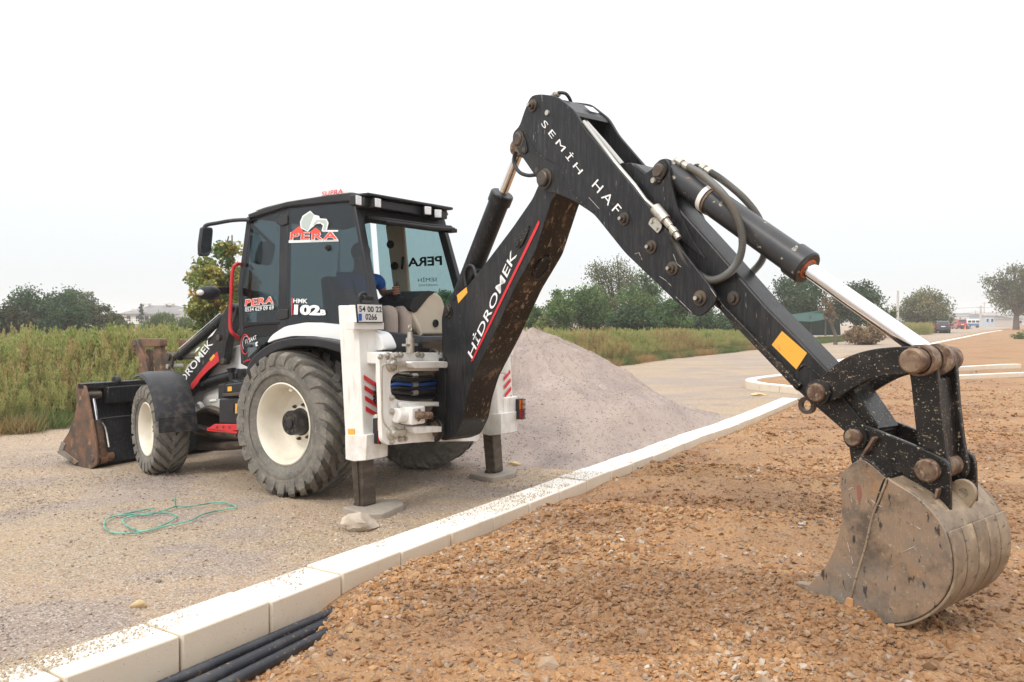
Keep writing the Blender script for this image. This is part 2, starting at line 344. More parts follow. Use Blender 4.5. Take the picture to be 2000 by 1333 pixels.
def text3(name, s, BL, BR, TL, mat, parent, bold=0.0, ext=.0015, nrm=None, spacing=1.0, lift=.003, word=1.0):
    cu = bpy.data.curves.new('t', 'FONT'); cu.body = s; cu.size = 1; cu.offset = bold; cu.space_character = spacing; cu.space_word = word; cu.resolution_u = 3
    to = bpy.data.objects.new('t', cu); C.objects.link(to); dg = bpy.context.evaluated_depsgraph_get(); dg.update()
    me = bpy.data.meshes.new_from_object(to.evaluated_get(dg)); bpy.data.objects.remove(to); bpy.data.curves.remove(cu)
    n = len(me.vertices); a = np.zeros(n * 3); me.vertices.foreach_get('co', a); a = a.reshape(-1, 3)
    x0, y0 = a[:, 0].min(), a[:, 1].min(); u = (a[:, 0] - x0) / (a[:, 0].max() - x0); v = (a[:, 1] - y0) / (a[:, 1].max() - y0)
    BL, BR, TL = Vector(BL), Vector(BR), Vector(TL); nn = (BR - BL).cross(TL - BL).normalized()
    if nrm is not None and nn.dot(nrm) < 0: nn = -nn
    r = np.array(BL)[None] + u[:, None] * np.array(BR - BL)[None] + v[:, None] * np.array(TL - BL)[None] + np.array(nn)[None] * lift
    me.vertices.foreach_set('co', r.ravel()); me.name = name; me.materials.clear(); me.materials.append(mat)
    o = bpy.data.objects.new(name, me); C.objects.link(o); o.parent = parent; me.update(); return o
def sheet(name, pts, mat, parent, nrm, lift=.003, th=.001):     # thin sticker on a surface, offset along its normal
    nrm = Vector(nrm).normalized(); return obj(name, MB().plate([Vector(p) + nrm * (lift - .001) for p in pts], nrm * th), mat, parent)
# ------------------------------------------------------------------ stuff helpers: points -> instances
def instancer(name, pts, protos, mat_none, rot, scl, idx, kind='stuff', parent=None, patch=None):
    col = bpy.data.collections.new(name + '_kinds')
    for p in protos: col.objects.link(p)
    me = bpy.data.meshes.new(name); me.from_pydata([], [], []); me.vertices.add(len(pts)); me.vertices.foreach_set('co', np.asarray(pts, float).ravel())
    for nm, ty, data in (('rot', 'FLOAT_VECTOR', rot), ('scl', 'FLOAT', scl), ('idx', 'INT', idx)) + ((('patch', 'FLOAT', patch),) if patch is not None else ()):
        at_ = me.attributes.new(nm, ty, 'POINT'); at_.data.foreach_set('vector' if ty == 'FLOAT_VECTOR' else 'value', np.asarray(data).ravel())
    o = bpy.data.objects.new(name, me); C.objects.link(o)
    t = bpy.data.node_groups.new(name, 'GeometryNodeTree')
    t.interface.new_socket('Geometry', in_out='INPUT', socket_type='NodeSocketGeometry'); t.interface.new_socket('Geometry', in_out='OUTPUT', socket_type='NodeSocketGeometry')
    gi = N(t, 'NodeGroupInput'); go = N(t, 'NodeGroupOutput'); ci = N(t, 'GeometryNodeCollectionInfo'); ci.inputs['Collection'].default_value = col
    ci.inputs['Separate Children'].default_value = True; ci.inputs['Reset Children'].default_value = True
    ip = N(t, 'GeometryNodeInstanceOnPoints'); ip.inputs['Pick Instance'].default_value = True
    def na(nm, ty):
        n = N(t, 'GeometryNodeInputNamedAttribute', data_type=ty); n.inputs[0].default_value = nm; return n.outputs[0]
    L = t.links; L.new(gi.outputs[0], ip.inputs['Points']); L.new(ci.outputs[0], ip.inputs['Instance']); L.new(na('idx', 'INT'), ip.inputs['Instance Index'])
    L.new(na('rot', 'FLOAT_VECTOR'), ip.inputs['Rotation']); L.new(na('scl', 'FLOAT'), ip.inputs['Scale']); L.new(ip.outputs[0], go.inputs[0])
    md = o.modifiers.new('scatter', 'NODES'); md.node_group = t
    if kind: o['kind'] = kind
    if parent: o.parent = parent
    return o
def rockmesh(seed, sub=1, jag=.28, flat=.75):
    r = random.Random(seed); b = bmesh.new(); bmesh.ops.create_icosphere(b, subdivisions=sub, radius=1)
    dirs = [Vector((r.uniform(-1, 1), r.uniform(-1, 1), r.uniform(-1, 1))).normalized() for _ in range(7)]; cut = [r.uniform(.45, .85) for _ in dirs]
    for v in b.verts:
        for d, c in zip(dirs, cut):
            k = v.co.dot(d)
            if k > c: v.co -= d * (k - c)
        v.co *= 1 + r.uniform(-jag, jag) * .35
        v.co.z *= flat; v.co.x *= 1.15
    me = bpy.data.meshes.new('stone'); b.to_mesh(me); b.free(); return me
# ------------------------------------------------------------------ terrain shape
KPIX = [(-60, 1388), (60, 1345), (200, 1297), (333, 1250), (515, 1180), (655, 1126), (773, 1082), (870, 1045), (952, 1014), (1022, 987), (1083, 963), (1138, 942), (1185, 922), (1230, 906),
        (1268, 894), (1302, 880), (1332, 867), (1361, 855), (1389, 846), (1417, 838), (1445, 827), (1474, 815), (1495, 806), (1515, 797), (1540, 787), (1562, 777)]
KW, KTOP, KL = .32, .07, .575
_kp = [gz(a, b, KTOP) for a, b in KPIX]; _kp = [_kp[0] + (_kp[0] - _kp[1]).normalized() * 6] + _kp
# smooth the near edge a little, then resample every KL metres so that a joint falls on the photographed joint
def resample(P, step, start=0.0):
    L = [0]
    for a, b in zip(P, P[1:]): L.append(L[-1] + (b - a).length)
    out = []; s = start
    while s < L[-1]:
        i = max(k for k in range(len(L)) if L[k] <= s + 1e-9); i = min(i, len(P) - 2); t = (s - L[i]) / (L[i + 1] - L[i]); out.append(P[i].lerp(P[i + 1], t)); s += step
    return out
_sm = [_kp[0]] + [(_kp[i - 1] + _kp[i] * 2 + _kp[i + 1]) / 4 for i in range(1, len(_kp) - 1)] + [_kp[-1]]
_d0 = sum((b - a).length for a, b in zip(_sm[:5], _sm[1:5])); KERB = resample(_sm, KL, _d0 % KL)
KA = np.array([(p.x, p.y) for p in KERB])
BOUND = np.array([(p.x, p.y) for p in [KERB[0] - (KERB[1] - KERB[0]) * 30] + KERB] + [(6.6, 17.6), (8.0, 19.6), (9.6, 24), (15.3, 36.5), (36, 66.5), (63, 108), (93, 152), (260, 400)])
def polydist(x, y, P):                         # signed distance: + on the right-hand (soil) side
    best = np.full(x.shape, 1e9); sg = np.zeros(x.shape); arc = np.zeros(x.shape); s0 = 0
    for a, b in zip(P[:-1], P[1:]):
        d = b - a; L = math.hypot(*d); t = np.clip(((x - a[0]) * d[0] + (y - a[1]) * d[1]) / L ** 2, 0, 1)
        qx = x - (a[0] + t * d[0]); qy = y - (a[1] + t * d[1]); D = np.hypot(qx, qy); m = D < best
        sgn = np.where((x - a[0]) * d[1] - (y - a[1]) * d[0] > 0, 1.0, -1.0)
        best = np.where(m, D, best); sg = np.where(m, sgn, sg); arc = np.where(m, s0 + t * L, arc); s0 += L
    return best * sg, arc
K3 = min(range(len(KERB)), key=lambda i: (KERB[i] - gz(333, 1250, KTOP)).length)
ARC0 = sum(np.hypot(*(b - a)) for a, b in zip(BOUND[:K3 + 1], BOUND[1:K3 + 2]))     # arclength of that joint along BOUND
def z_road(x, y):
    x = np.asarray(x, float); y = np.asarray(y, float)
    s = (x - O.x) * FW.x + (y - O.y) * FW.y
    z = -.11 * sstep(.3, 4.2, s)
    r = np.hypot(x, y); near = 1 / (1 + (r / 18) ** 2)
    z = z + .035 * fbm(x, y, .35, 3, 3) + .020 * fbm(x, y, 2.2, 3, 5) * near + .014 * fbm(x, y, 12, 3, 9) * near
    d, _ = polydist(x, y, BOUND); flat = np.exp(-(np.minimum(d, 0) / .35) ** 2)
    z = z * (1 - flat) + flat * (-.0 + .012 * fbm(x, y, 2, 3, 11))
    return z
MOUND = [(1.63, 3.63, .5, .07), (1.9, 3.2, .45, .04)]
BKB = K + BD * 4.15
def z_soil(x, y):
    x = np.asarray(x, float); y = np.asarray(y, float); d, arc = polydist(x, y, BOUND); u = arc - ARC0
    r = np.hypot(x, y); near = 1 / (1 + (r / 12) ** 2)
    base = .08 + .09 * fbm(x, y, .55, 3, 21) * near + .075 * fbm(x, y, 1.7, 4, 23) * near + .035 * fbm(x, y, 6, 3, 27) * near + .022 * fbm(x, y, 19, 3, 31) * near
    # blade and bucket ridges running roughly across the picture
    base = base + .085 * fbm(x * .22, y * 2.2 + x * .25, 1.0, 3, 41) * sstep(3.8, 6.5, y) * near * 2 + .055 * fbm(x * .9 - y * .5, x * .3 + y * 2.2, 1.3, 2, 43) * sstep(2.5, 4, y) * near
    base = base + .045 * np.exp(-((x - BKB.x) ** 2 + (y - BKB.y) ** 2) / 1.2) 
    # heap pushed up in front of the bucket teeth, hollow right under the bucket
    tx = K.x + BD.x * 3.72 + .0; ty = K.y + BD.y * 3.72
    base = base + .11 * np.exp(-(((x - tx + .02) / .50) ** 2 + ((y - ty + .30) / .34) ** 2)) - .07 * np.exp(-(((x - BKB.x - .45) / .35) ** 2 + ((y - BKB.y - .25) / .35) ** 2)) 
    # trench along the kerb for the first stones, soil nearly up to the kerb further on
    td = .25 * (1 - sstep(.55, 1.35, u)) + .105 * sstep(.55, 1.35, u) + .02 * fbm(u, u * 0, 2.2, 2, 51)
    wdt = .42 * (1 - sstep(.2, 1.25, u)) + .05; far = sstep(14, 20, y)
    edge = 1 - sstep(wdt, wdt + .30, d)
    z = base * (1 - edge) + (KTOP - td) * edge
    z = z * (1 - far) + far * (.02 + .06 * fbm(x, y, .3, 3, 61))
    return z
# ------------------------------------------------------------------ ground sheets
ang = np.concatenate([np.radians(np.linspace(-180, -46, 28)[:-1]), np.radians(np.linspace(-46, 46, 520)), np.radians(np.linspace(46, 180, 28)[1:])])
rad = np.concatenate([[0.02, .8, 1.4], 1.9 * (690 / 1.9) ** (np.linspace(0, 1, 560))])
AA, RR = np.meshgrid(ang, rad); GX = RR * np.sin(AA); GY = RR * np.cos(AA)
gd, garc = polydist(GX, GY, BOUND)
def patchR(x, y): return sstep(-.02, .22, fbm(x * .62 + y * .1, y * 1.15, .62, 4, 311, .6) - .03) * .95
def patchO(x, y): return sstep(.06, .26, fbm(x * .7, y * 1.1, .8, 4, 321, .6))
def patchS(x, y): return sstep(-.05, .28, fbm(x * .45 + y * .2, y * 1.3 - x * .15, .9, 5, 331, .62))
def gridobj(name, Z, keep, mat, tint=None):
    ny, nx = GX.shape; idx = np.arange(ny * nx).reshape(ny, nx)
    q = np.stack([idx[:-1, :-1], idx[:-1, 1:], idx[1:, 1:], idx[1:, :-1]], -1).reshape(-1, 4)
    k = keep.reshape(-1)[q].any(1); q = q[k]; used = np.unique(q); mp_ = np.full(ny * nx, -1); mp_[used] = np.arange(len(used))
    V = np.stack([GX.ravel(), GY.ravel(), Z.ravel()], -1)[used]; q = mp_[q]
    me = bpy.data.meshes.new(name); me.vertices.add(len(V)); me.vertices.foreach_set('co', V.ravel())
    me.loops.add(q.size); me.loops.foreach_set('vertex_index', q[:, ::-1].ravel().astype(np.int32)); me.polygons.add(len(q)); me.polygons.foreach_set('loop_start', np.arange(0, q.size, 4).astype(np.int32)); me.update(calc_edges=True); me.validate()
    me.materials.append(mat); me.polygons.foreach_set('use_smooth', [True] * len(me.polygons))
    if me.polygons[len(me.polygons) // 2].normal.z < 0: me.flip_normals()
    for nm, fn in (tint or {}).items():
        at_ = me.attributes.new(nm, 'FLOAT', 'POINT'); at_.data.foreach_set('value', fn(V[:, 0], V[:, 1]).astype(np.float32))
    o = bpy.data.objects.new(name, me); C.objects.link(o); o['kind'] = 'structure'; return o
ROADM = pmat('gravel_road', (.34, .234, .146), .95, space='Object', layers=[
    dict(scale=.30, lo=.42, hi=.60, col=(.375, .268, .172), amt=.85, detail=6, nr=.6),
    dict(scale=.55, stretch=(.6, 1.2, 1), lo=.485, hi=.585, col=(.225, .172, .142), amt=.75, detail=7, nr=.62),
    dict(scale=1.6, stretch=(.5, 1.3, 1), lo=.56, hi=.68, col=(.150, .128, .125), amt=.65, detail=7, nr=.7),
    dict(scale=.9, lo=.6, hi=.70, col=(.30, .22, .115), amt=.55, detail=6),
    dict(kind='attr', attr='patch', lo=0, hi=1, col=(.225, .18, .160), amt=.7), dict(kind='attr', attr='ochre', lo=0, hi=1, col=(.36, .255, .135), amt=.6),
    dict(kind='voronoi', scale=62, lo=.1, hi=1.0, col=(.42, .33, .255), amt=.3),
    dict(kind='voronoi', scale=110, lo=.72, hi=.80, col=(.50, .45, .39), amt=.65),
    dict(kind='voronoi', scale=90, lo=.86, hi=.9, col=(.11, .095, .09), amt=.7)], bump=[(38, .55, .02), (130, .6, .008), (320, .4, .003)])
SOILM = pmat('brown_soil', (.34, .186, .080), .97, layers=[
    dict(kind='attr', attr='patch', lo=0, hi=1, col=(.20, .10, .044), amt=.8),
    dict(scale=1.3, stretch=(.35, 1.7, 1), rot=(0, 0, .12), lo=.48, hi=.62, col=(.225, .125, .066), amt=.6, detail=9, nr=.75),
    dict(scale=.22, lo=.45, hi=.65, col=(.34, .155, .075), amt=.5, detail=5),
    dict(scale=.7, lo=.42, hi=.62, col=(.39, .225, .10), amt=.6, detail=7),
    dict(scale=2.6, lo=.50, hi=.68, col=(.205, .102, .048), amt=.7, detail=8, nr=.7),
    dict(kind='voronoi', scale=55, lo=.2, hi=1.0, col=(.36, .22, .12), amt=.4),
    dict(kind='voronoi', scale=110, lo=.80, hi=.90, col=(.40, .31, .22), amt=.45),
    dict(kind='voronoi', scale=70, lo=.88, hi=.92, col=(.12, .085, .065), amt=.7)], bump=[(22, .7, .03), (70, .8, .012), (220, .5, .004)])
gridobj('road', z_road(GX, GY), gd < -.13, ROADM, {'patch': patchR, 'ochre': patchO})
gridobj('soil_ground', z_soil(GX, GY), gd > -.16, SOILM, {'patch': patchS})
# ------------------------------------------------------------------ loose stones (nobody could count them)
def stonemat(name, cols, rough=.85, pcol=None, pamt=.6):
    m = bpy.data.materials.new(name); m.use_nodes = True; t = m.node_tree; b = t.nodes['Principled BSDF']; L = t.links
    oi = N(t, 'ShaderNodeObjectInfo'); r = N(t, 'ShaderNodeValToRGB'); r.color_ramp.interpolation = 'CONSTANT'; e = r.color_ramp.elements
    for i, (p, c) in enumerate(cols):
        x = e[i] if i < 2 else e.new(p); x.position = p; x.color = (*c, 1)
    L.new(oi.outputs['Random'], r.inputs[0]); co = N(t, 'ShaderNodeTexCoord'); n = N(t, 'ShaderNodeTexNoise'); n.inputs['Scale'].default_value = 1.6; n.inputs['Detail'].default_value = 6; L.new(co.outputs['Object'], n.inputs[0])
    mx = N(t, 'ShaderNodeMix', data_type='RGBA'); mr = N(t, 'ShaderNodeMapRange'); mr.inputs['From Min'].default_value = .4; mr.inputs['From Max'].default_value = .7; mr.inputs['To Max'].default_value = .6
    L.new(n.outputs[0], mr.inputs[0]); L.new(mr.outputs[0], mx.inputs['Factor']); L.new(r.outputs[0], mx.inputs['A']); mx.inputs['B'].default_value = (*cols[0][1], 1); res = mx.outputs['Result']
    if pcol:
        a_ = N(t, 'ShaderNodeAttribute', attribute_name='patch', attribute_type='INSTANCER'); mu = N(t, 'ShaderNodeMath', operation='MULTIPLY'); L.new(a_.outputs['Fac'], mu.inputs[0]); mu.inputs[1].default_value = pamt
        m3 = N(t, 'ShaderNodeMix', data_type='RGBA'); L.new(mu.outputs[0], m3.inputs['Factor']); L.new(res, m3.inputs['A']); m3.inputs['B'].default_value = (*pcol, 1); res = m3.outputs['Result']
    L.new(res, b.inputs['Base Color'])
    b.inputs['Roughness'].default_value = rough; bp = N(t, 'ShaderNodeBump'); bp.inputs['Strength'].default_value = .5; bp.inputs['Distance'].default_value = .002; L.new(n.outputs[0], bp.inputs['Height']); L.new(bp.outputs[0], b.inputs['Normal']); return m
STB = stonemat('brown_stone', [(0, (.345, .18, .074)), (.36, (.25, .122, .050)), (.54, (.43, .25, .12)), (.74, (.33, .245, .165)), (.86, (.20, .15, .115)), (.935, (.42, .36, .29)), (.988, (.52, .48, .42))], pcol=(.165, .085, .04), pamt=.6)
STR = stonemat('road_stone', [(0, (.36, .268, .182)), (.34, (.29, .225, .17)), (.52, (.44, .335, .225)), (.70, (.37, .26, .155)), (.87, (.22, .18, .155)), (.9, (.52, .45, .36)), (.97, (.66, .60, .5))], pcol=(.235, .19, .172), pamt=.6)
def protos(mat, seeds, sub=1):
    r = []
    for s in seeds:
        me = rockmesh(s, sub, flat=random.uniform(.45, .85)); me.materials.append(mat); fin(me, 25); r.append(bpy.data.objects.new('stone', me))
    return r
def scatter(name, n, rmin, rmax, amin, amax, zf, ok, smin, smax, mat, power=2.2, dens=None, pf=None, label=None, sink=.25, grow=.012):
    # positions uniform in area density falling with distance (bigger stones further out, where small ones melt into the sheet)
    u = RNG.random(n); r = rmin * (rmax / rmin) ** (u ** .85); a = np.radians(RNG.uniform(amin, amax, n)); x = r * np.sin(a); y = r * np.cos(a)
    keep = ok(x, y)
    if dens is not None: keep &= RNG.random(n) < dens(x, y)
    x, y, r = x[keep], y[keep], r[keep]; m = len(x)
    s = smin + (smax - smin) * RNG.random(m) ** power; s = s * (1 + r * grow); big = RNG.random(m) < .006; s = np.where(big, s * 1.9, s)
    z = zf(x, y) + s * (RNG.random(m) * .5 - sink)
    rot = np.stack([RNG.uniform(-.7, .7, m), RNG.uniform(-.7, .7, m), RNG.uniform(0, 6.28, m)], -1)
    return instancer(name, np.stack([x, y, z], -1), protos(mat, range(10)), None, rot, s, RNG.integers(0, 10, m), patch=pf(x, y) if pf else None)
okS = lambda x, y: (polydist(x, y, BOUND)[0] > .03)
okR = lambda x, y: (polydist(x, y, BOUND)[0] < -KW - .02)
dS = lambda x, y: np.clip(.42 + 2.5 * (fbm(x, y, 1.1, 4, 77) + .10), .14, 1)
scatter('soil_stones', 420000, 2.2, 34, -34, 37, z_soil, okS, .0042, .0245, STB, 2.7, lambda x, y: dS(x, y) * (1 - .93 * sstep(9, 30, np.hypot(x, y))), pf=patchS, grow=.03)
scatter('coarse_soil_stones', 60000, 2.2, 9, -34, 37, z_soil, okS, .011, .030, STB, 1.9, lambda x, y: sstep(.10, .34, fbm(x, y, .75, 4, 79) + .16 * (y < 3.6)), pf=patchS, grow=.0)
dR = lambda x, y: np.clip(.34 + 1.9 * (fbm(x, y, .8, 4, 87) + .1), .08, 1)
scatter('road_stones', 330000, 3.0, 24, -36, 20, z_road, okR, .0035, .0145, STR, 2.8, lambda x, y: dR(x, y) * (1 - .95 * sstep(7, 19, np.hypot(x, y))), pf=patchR, grow=.0)
# ------------------------------------------------------------------ kerbs
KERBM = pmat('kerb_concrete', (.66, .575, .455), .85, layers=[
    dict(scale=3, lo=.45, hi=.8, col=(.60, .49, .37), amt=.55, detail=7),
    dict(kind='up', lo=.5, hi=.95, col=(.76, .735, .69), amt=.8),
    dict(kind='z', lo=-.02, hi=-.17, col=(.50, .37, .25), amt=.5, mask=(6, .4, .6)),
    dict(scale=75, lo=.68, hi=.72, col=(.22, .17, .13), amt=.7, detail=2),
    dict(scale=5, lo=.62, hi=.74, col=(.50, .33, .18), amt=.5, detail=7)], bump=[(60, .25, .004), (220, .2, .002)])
def kerbrow(name, P, w, ztop, depth, structure=True, hgt=None, chamf=.012):
    root = empty(name, (P[0].x, P[0].y, 0)); inv = Vector((P[0].x, P[0].y, 0)); root['kind'] = 'structure'
    n = len(P)
    def left(i):
        t = (P[min(i + 1, n - 1)] - P[max(i - 1, 0)]); t = Vector((t.x, t.y, 0)).normalized(); return Vector((-t.y, t.x, 0))
    for i in range(n - 1):
        a, b = P[i], P[i + 1]; d = (b - a).normalized(); g = .004 + random.random() * .004; a2 = a + d * g; b2 = b - d * g
        la, lb = left(i), left(i + 1); dz = random.uniform(-.004, .004); off = random.uniform(-.003, .003)
        zt = ztop + dz; zb = zt - depth
        lat = (la + lb).normalized(); mb = MB()
        vs = []
        for q, l in ((a2, la), (b2, lb)):
            for (o_, z) in ((0, zb), (0, zt), (w, zt), (w, zb)):
                p = Vector((q.x, q.y, 0)) + l * (o_ + off) - inv; vs.append((p.x, p.y, z))
        mb.add(vs, [(0, 1, 2, 3), (7, 6, 5, 4), (0, 4, 5, 1), (1, 5, 6, 2), (2, 6, 7, 3), (3, 7, 4, 0)])
        obj('kerb_stone', mb, KERBM, root, bev=chamf)
    return root
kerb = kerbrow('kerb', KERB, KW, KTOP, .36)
def zpx(pts, z): return [gz(a, b, z) for a, b in pts]
isl = cr(zpx([(1668, 778), (1600, 764), (1545, 755), (1500, 751), (1466, 747), (1455, 742), (1470, 737), (1520, 731), (1575, 724), (1625, 706), (1655, 699), (1700, 692), (1740, 688)], .17), 10)
# a filleted island: soil inside a closed kerb
ISL = resample(isl, .62)
kerbrow('island_kerb', ISL[::-1], .26, .17, .36)
ii = [Vector((p.x, p.y, .10)) for p in ISL] 
tri = MB(); cc = sum(ii, Vector()) / len(ii); cc = Vector((cc.x + 1.2, cc.y, .2)); tri.add(ii + [cc], [(k, (k + 1) % len(ii), len(ii)) for k in range(len(ii))])
o = obj('island_soil', tri, SOILM); o['kind'] = 'structure'
kerbrow('far_kerb', resample(zpx([(1790, 679), (1850, 666), (1886, 659), (1925, 650.5), (1960, 645)], .1), 2.0), .35, .1, .3)
kerbrow('path_kerb', resample(zpx([(1985, 711), (1940, 712), (1870, 716), (1800, 721)], .16), .9), .2, .16, .35)
kerbrow('path_kerb', resample(zpx([(2060, 725), (2000, 727), (1945, 729), (1875, 732), (1800, 735)], .12), .9), .2, .12, .3)
STK = stonemat('grit', [(0, (.46, .37, .25)), (.3, (.36, .27, .18)), (.5, (.55, .46, .34)), (.8, (.36, .25, .16)), (.95, (.26, .21, .17))])
# chips lying on the kerb top
n = 22000; arc = RNG.random(n) ** 1.6 * 9.5 + 0; kk = np.array([[p.x, p.y] for p in KERB]); cum = np.concatenate([[0], np.cumsum(np.hypot(*(kk[1:] - kk[:-1]).T))])
st = cum[max(K3 - 3, 0)]; px_ = np.interp(st + arc, cum, kk[:, 0]); py_ = np.interp(st + arc, cum, kk[:, 1]); qx = np.interp(st + arc + .05, cum, kk[:, 0]) - px_; qy = np.interp(st + arc + .05, cum, kk[:, 1]) - py_
ql = np.hypot(qx, qy); off = RNG.random(n) * (KW - .03) + .015; off = np.where((arc < 2.3), KW - off ** 1.3 * .9, off); off = np.clip(off, .012, KW - .01); X = px_ - qy / ql * off; Y = py_ + qx / ql * off
kp = (fbm(X, Y, 2.0, 3, 91) + .18 + .5 * (arc < 2.0) + .5 * (np.abs(arc - 6.5) < .25) - .15 * (arc > 2.6) > RNG.random(n) * .55 - .02); X, Y = X[kp], Y[kp]; m = len(X)
s = .0018 + .0058 * RNG.random(m) ** 3.2
instancer('kerb_grit', np.stack([X, Y, np.full(m, KTOP + .004)], -1), protos(STK, range(20, 26)), None, np.stack([RNG.uniform(-.5, .5, m), RNG.uniform(-.5, .5, m), RNG.uniform(0, 6.3, m)], -1), s, RNG.integers(0, 6, m))
# ------------------------------------------------------------------ black conduits in the trench
PIPE = pmat('black_conduit', (.022, .026, .034), .38, layers=[dict(scale=4, lo=.45, hi=.8, col=(.12, .115, .115), rough=.7, amt=.6, detail=8), dict(scale=28, lo=.6, hi=.68, col=(.36, .22, .12), rough=.9, amt=.7, detail=7)])
d0 = (KERB[K3 + 2] - KERB[K3]); d0 = Vector((d0.x, d0.y, 0)).normalized(); rt = Vector((d0.y, -d0.x, 0)); b0 = Vector((KERB[K3].x, KERB[K3].y, 0))
for k, (off, z, r, lb, wob) in enumerate([(.055, -.12, .029, 'thin black plastic conduit closest to the kerb face in the trench', 1), (.15, -.142, .036, 'middle thick black conduit in the trench, between the other two', 2), (.245, -.155, .034, 'outer black conduit in the trench, half buried by brown soil', 3), ]):
    pts = [b0 + d0 * s_ + rt * (off * (1 - .30 * max(0, s_) * (k > 0)) + .008 * math.sin(s_ * 2.2 + wob)) + Vector((0, 0, z + .01 * math.sin(s_ * 1.7 + wob))) for s_ in np.arange(-3.5, 2.0, .25)]
    mb = MB(); P = cr(pts, 14); mb.tube(P, [r * (1 + (.025 if i % 2 else -.025)) for i in range(len(P))], 18)
    o = obj('conduit', mb, PIPE); tag(o, lb, 'pipe', 'conduits laid along the kerb')
p1 = gz(1268, 921, .0); p2 = gz(1303, 906, .0)
o = obj('conduit', MB().tube(cr([p1 + (p1 - p2) + Vector((0, 0, -.12)), p1 + Vector((0, 0, .012)), p2 + Vector((0, 0, .02)), p2 * 2 - p1 + Vector((0, 0, -.1))], 6), .03, 12), PIPE); tag(o, 'short end of black conduit showing beside the kerb in the middle distance', 'pipe', 'conduits laid along the kerb')
# ------------------------------------------------------------------ gravel pile
PILEM = pmat('pink_grey_gravel', (.345, .272, .228), .96, layers=[
    dict(scale=.9, lo=.42, hi=.62, col=(.225, .178, .162), amt=.85, detail=8),
    dict(scale=2.5, stretch=(1, .6, 2.2), lo=.52, hi=.66, col=(.385, .305, .262), amt=.7, detail=8),
    dict(kind='voronoi', scale=75, lo=.1, hi=1, col=(.43, .36, .32), amt=.45)], bump=[(45, .5, .018), (150, .6, .008)])
gx, gy = np.meshgrid(np.linspace(-3.6, 6.2, 330), np.linspace(8.4, 19.5, 370))
def cone(x, y, cx, cy, h, sl, ex=1.0, ey=1.0, rr=.25):
    r = np.sqrt(((x - cx) / ex) ** 2 + ((y - cy) / ey) ** 2 + rr ** 2) - rr; return h - sl * r
def pile_h(x, y):
    wx = x + .25 * fbm(x, y, .7, 3, 101); wy = y + .25 * fbm(x, y, .7, 3, 103)
    a = cone(wx, wy, .18, 13.4, 1.49, .57, 1.0, 1.0)
    b = cone(wx, wy, 1.45, 14.9, .52, .36, 1.05, 1.1, .3)
    c_ = cone(wx, wy, .9, 12.0, .74, .36, 1.25, 1.2)
    d_ = cone(wx, wy, 1.5, 13.2, .24, .15, 1.2, 1.0)
    e_ = cone(wx, wy, .1, 11.2, .34, .17, 1.5, 1.0); f_ = cone(wx, wy, -1.3, 12.9, 1.15, .48)
    k = 14; s = np.log(sum(np.exp(k * np.clip(q, -2, 3)) for q in (a, b, c_, d_, e_, f_))) / k
    g = np.exp(-(((x + .05) / .35) ** 2 + ((y - 12.0) / .30) ** 2)) * .26        # scooped hollow
    th = np.arctan2(y - 13.4, x - .18); gul = .15 * fbm(th * 6 + .8 * fbm(x, y, .8, 2, 133), np.hypot(x - .18, y - 13.4) * .3, 1, 4, 131) * sstep(.02, .5, s)
    return s - g + gul + .035 * fbm(x, y, 3, 4, 107) + .01 * fbm(x, y, 16, 3, 109)
hz = pile_h(gx, gy); zr = z_road(gx, gy)
# the heap stays clear of the kerb and of the machine
kd, _ = polydist(gx, gy, BOUND); hz = hz * sstep(-.32, -1.0, kd)
Z = np.where(hz > .0, hz, hz * .3 - .01) + zr; keep = (hz > -.06) & (kd < -.2)
ny, nx = gx.shape; idx = np.arange(ny * nx).reshape(ny, nx); q = np.stack([idx[:-1, :-1], idx[:-1, 1:], idx[1:, 1:], idx[1:, :-1]], -1).reshape(-1, 4); q = q[keep.ravel()[q].all(1)]
used = np.unique(q); mp_ = np.full(ny * nx, -1); mp_[used] = np.arange(len(used)); V = np.stack([gx.ravel(), gy.ravel(), Z.ravel()], -1)[used]
o = obj('gravel_pile', (V.tolist(), mp_[q].tolist()), PILEM, ang=180, recalc=False); tag(o, 'big heap of pinkish grey gravel behind the backhoe loader', 'gravel pile')
m = 90000; x = RNG.uniform(-3, 5.6, m); y = RNG.uniform(8.8, 17, m); kd_ = polydist(x, y, BOUND)[0]; h = pile_h(x, y) * sstep(-.32, -1.0, kd_); k = (h > .0) & (kd_ < -.38); x, y, h = x[k], y[k], h[k]; m = len(x)
s = .003 + .011 * RNG.random(m) ** 6
og = instancer('pile_stones', np.stack([x, y, h + z_road(x, y) + s * .2], -1), protos(stonemat('pile_stone', [(0, (.335, .262, .228)), (.4, (.30, .235, .21)), (.6, (.40, .32, .28)), (.8, (.33, .26, .225)), (.92, (.5, .44, .4))]), range(30, 36)), None, np.stack([RNG.uniform(-.6, .6, m), RNG.uniform(-.6, .6, m), RNG.uniform(0, 6.3, m)], -1), s, RNG.integers(0, 6, m))
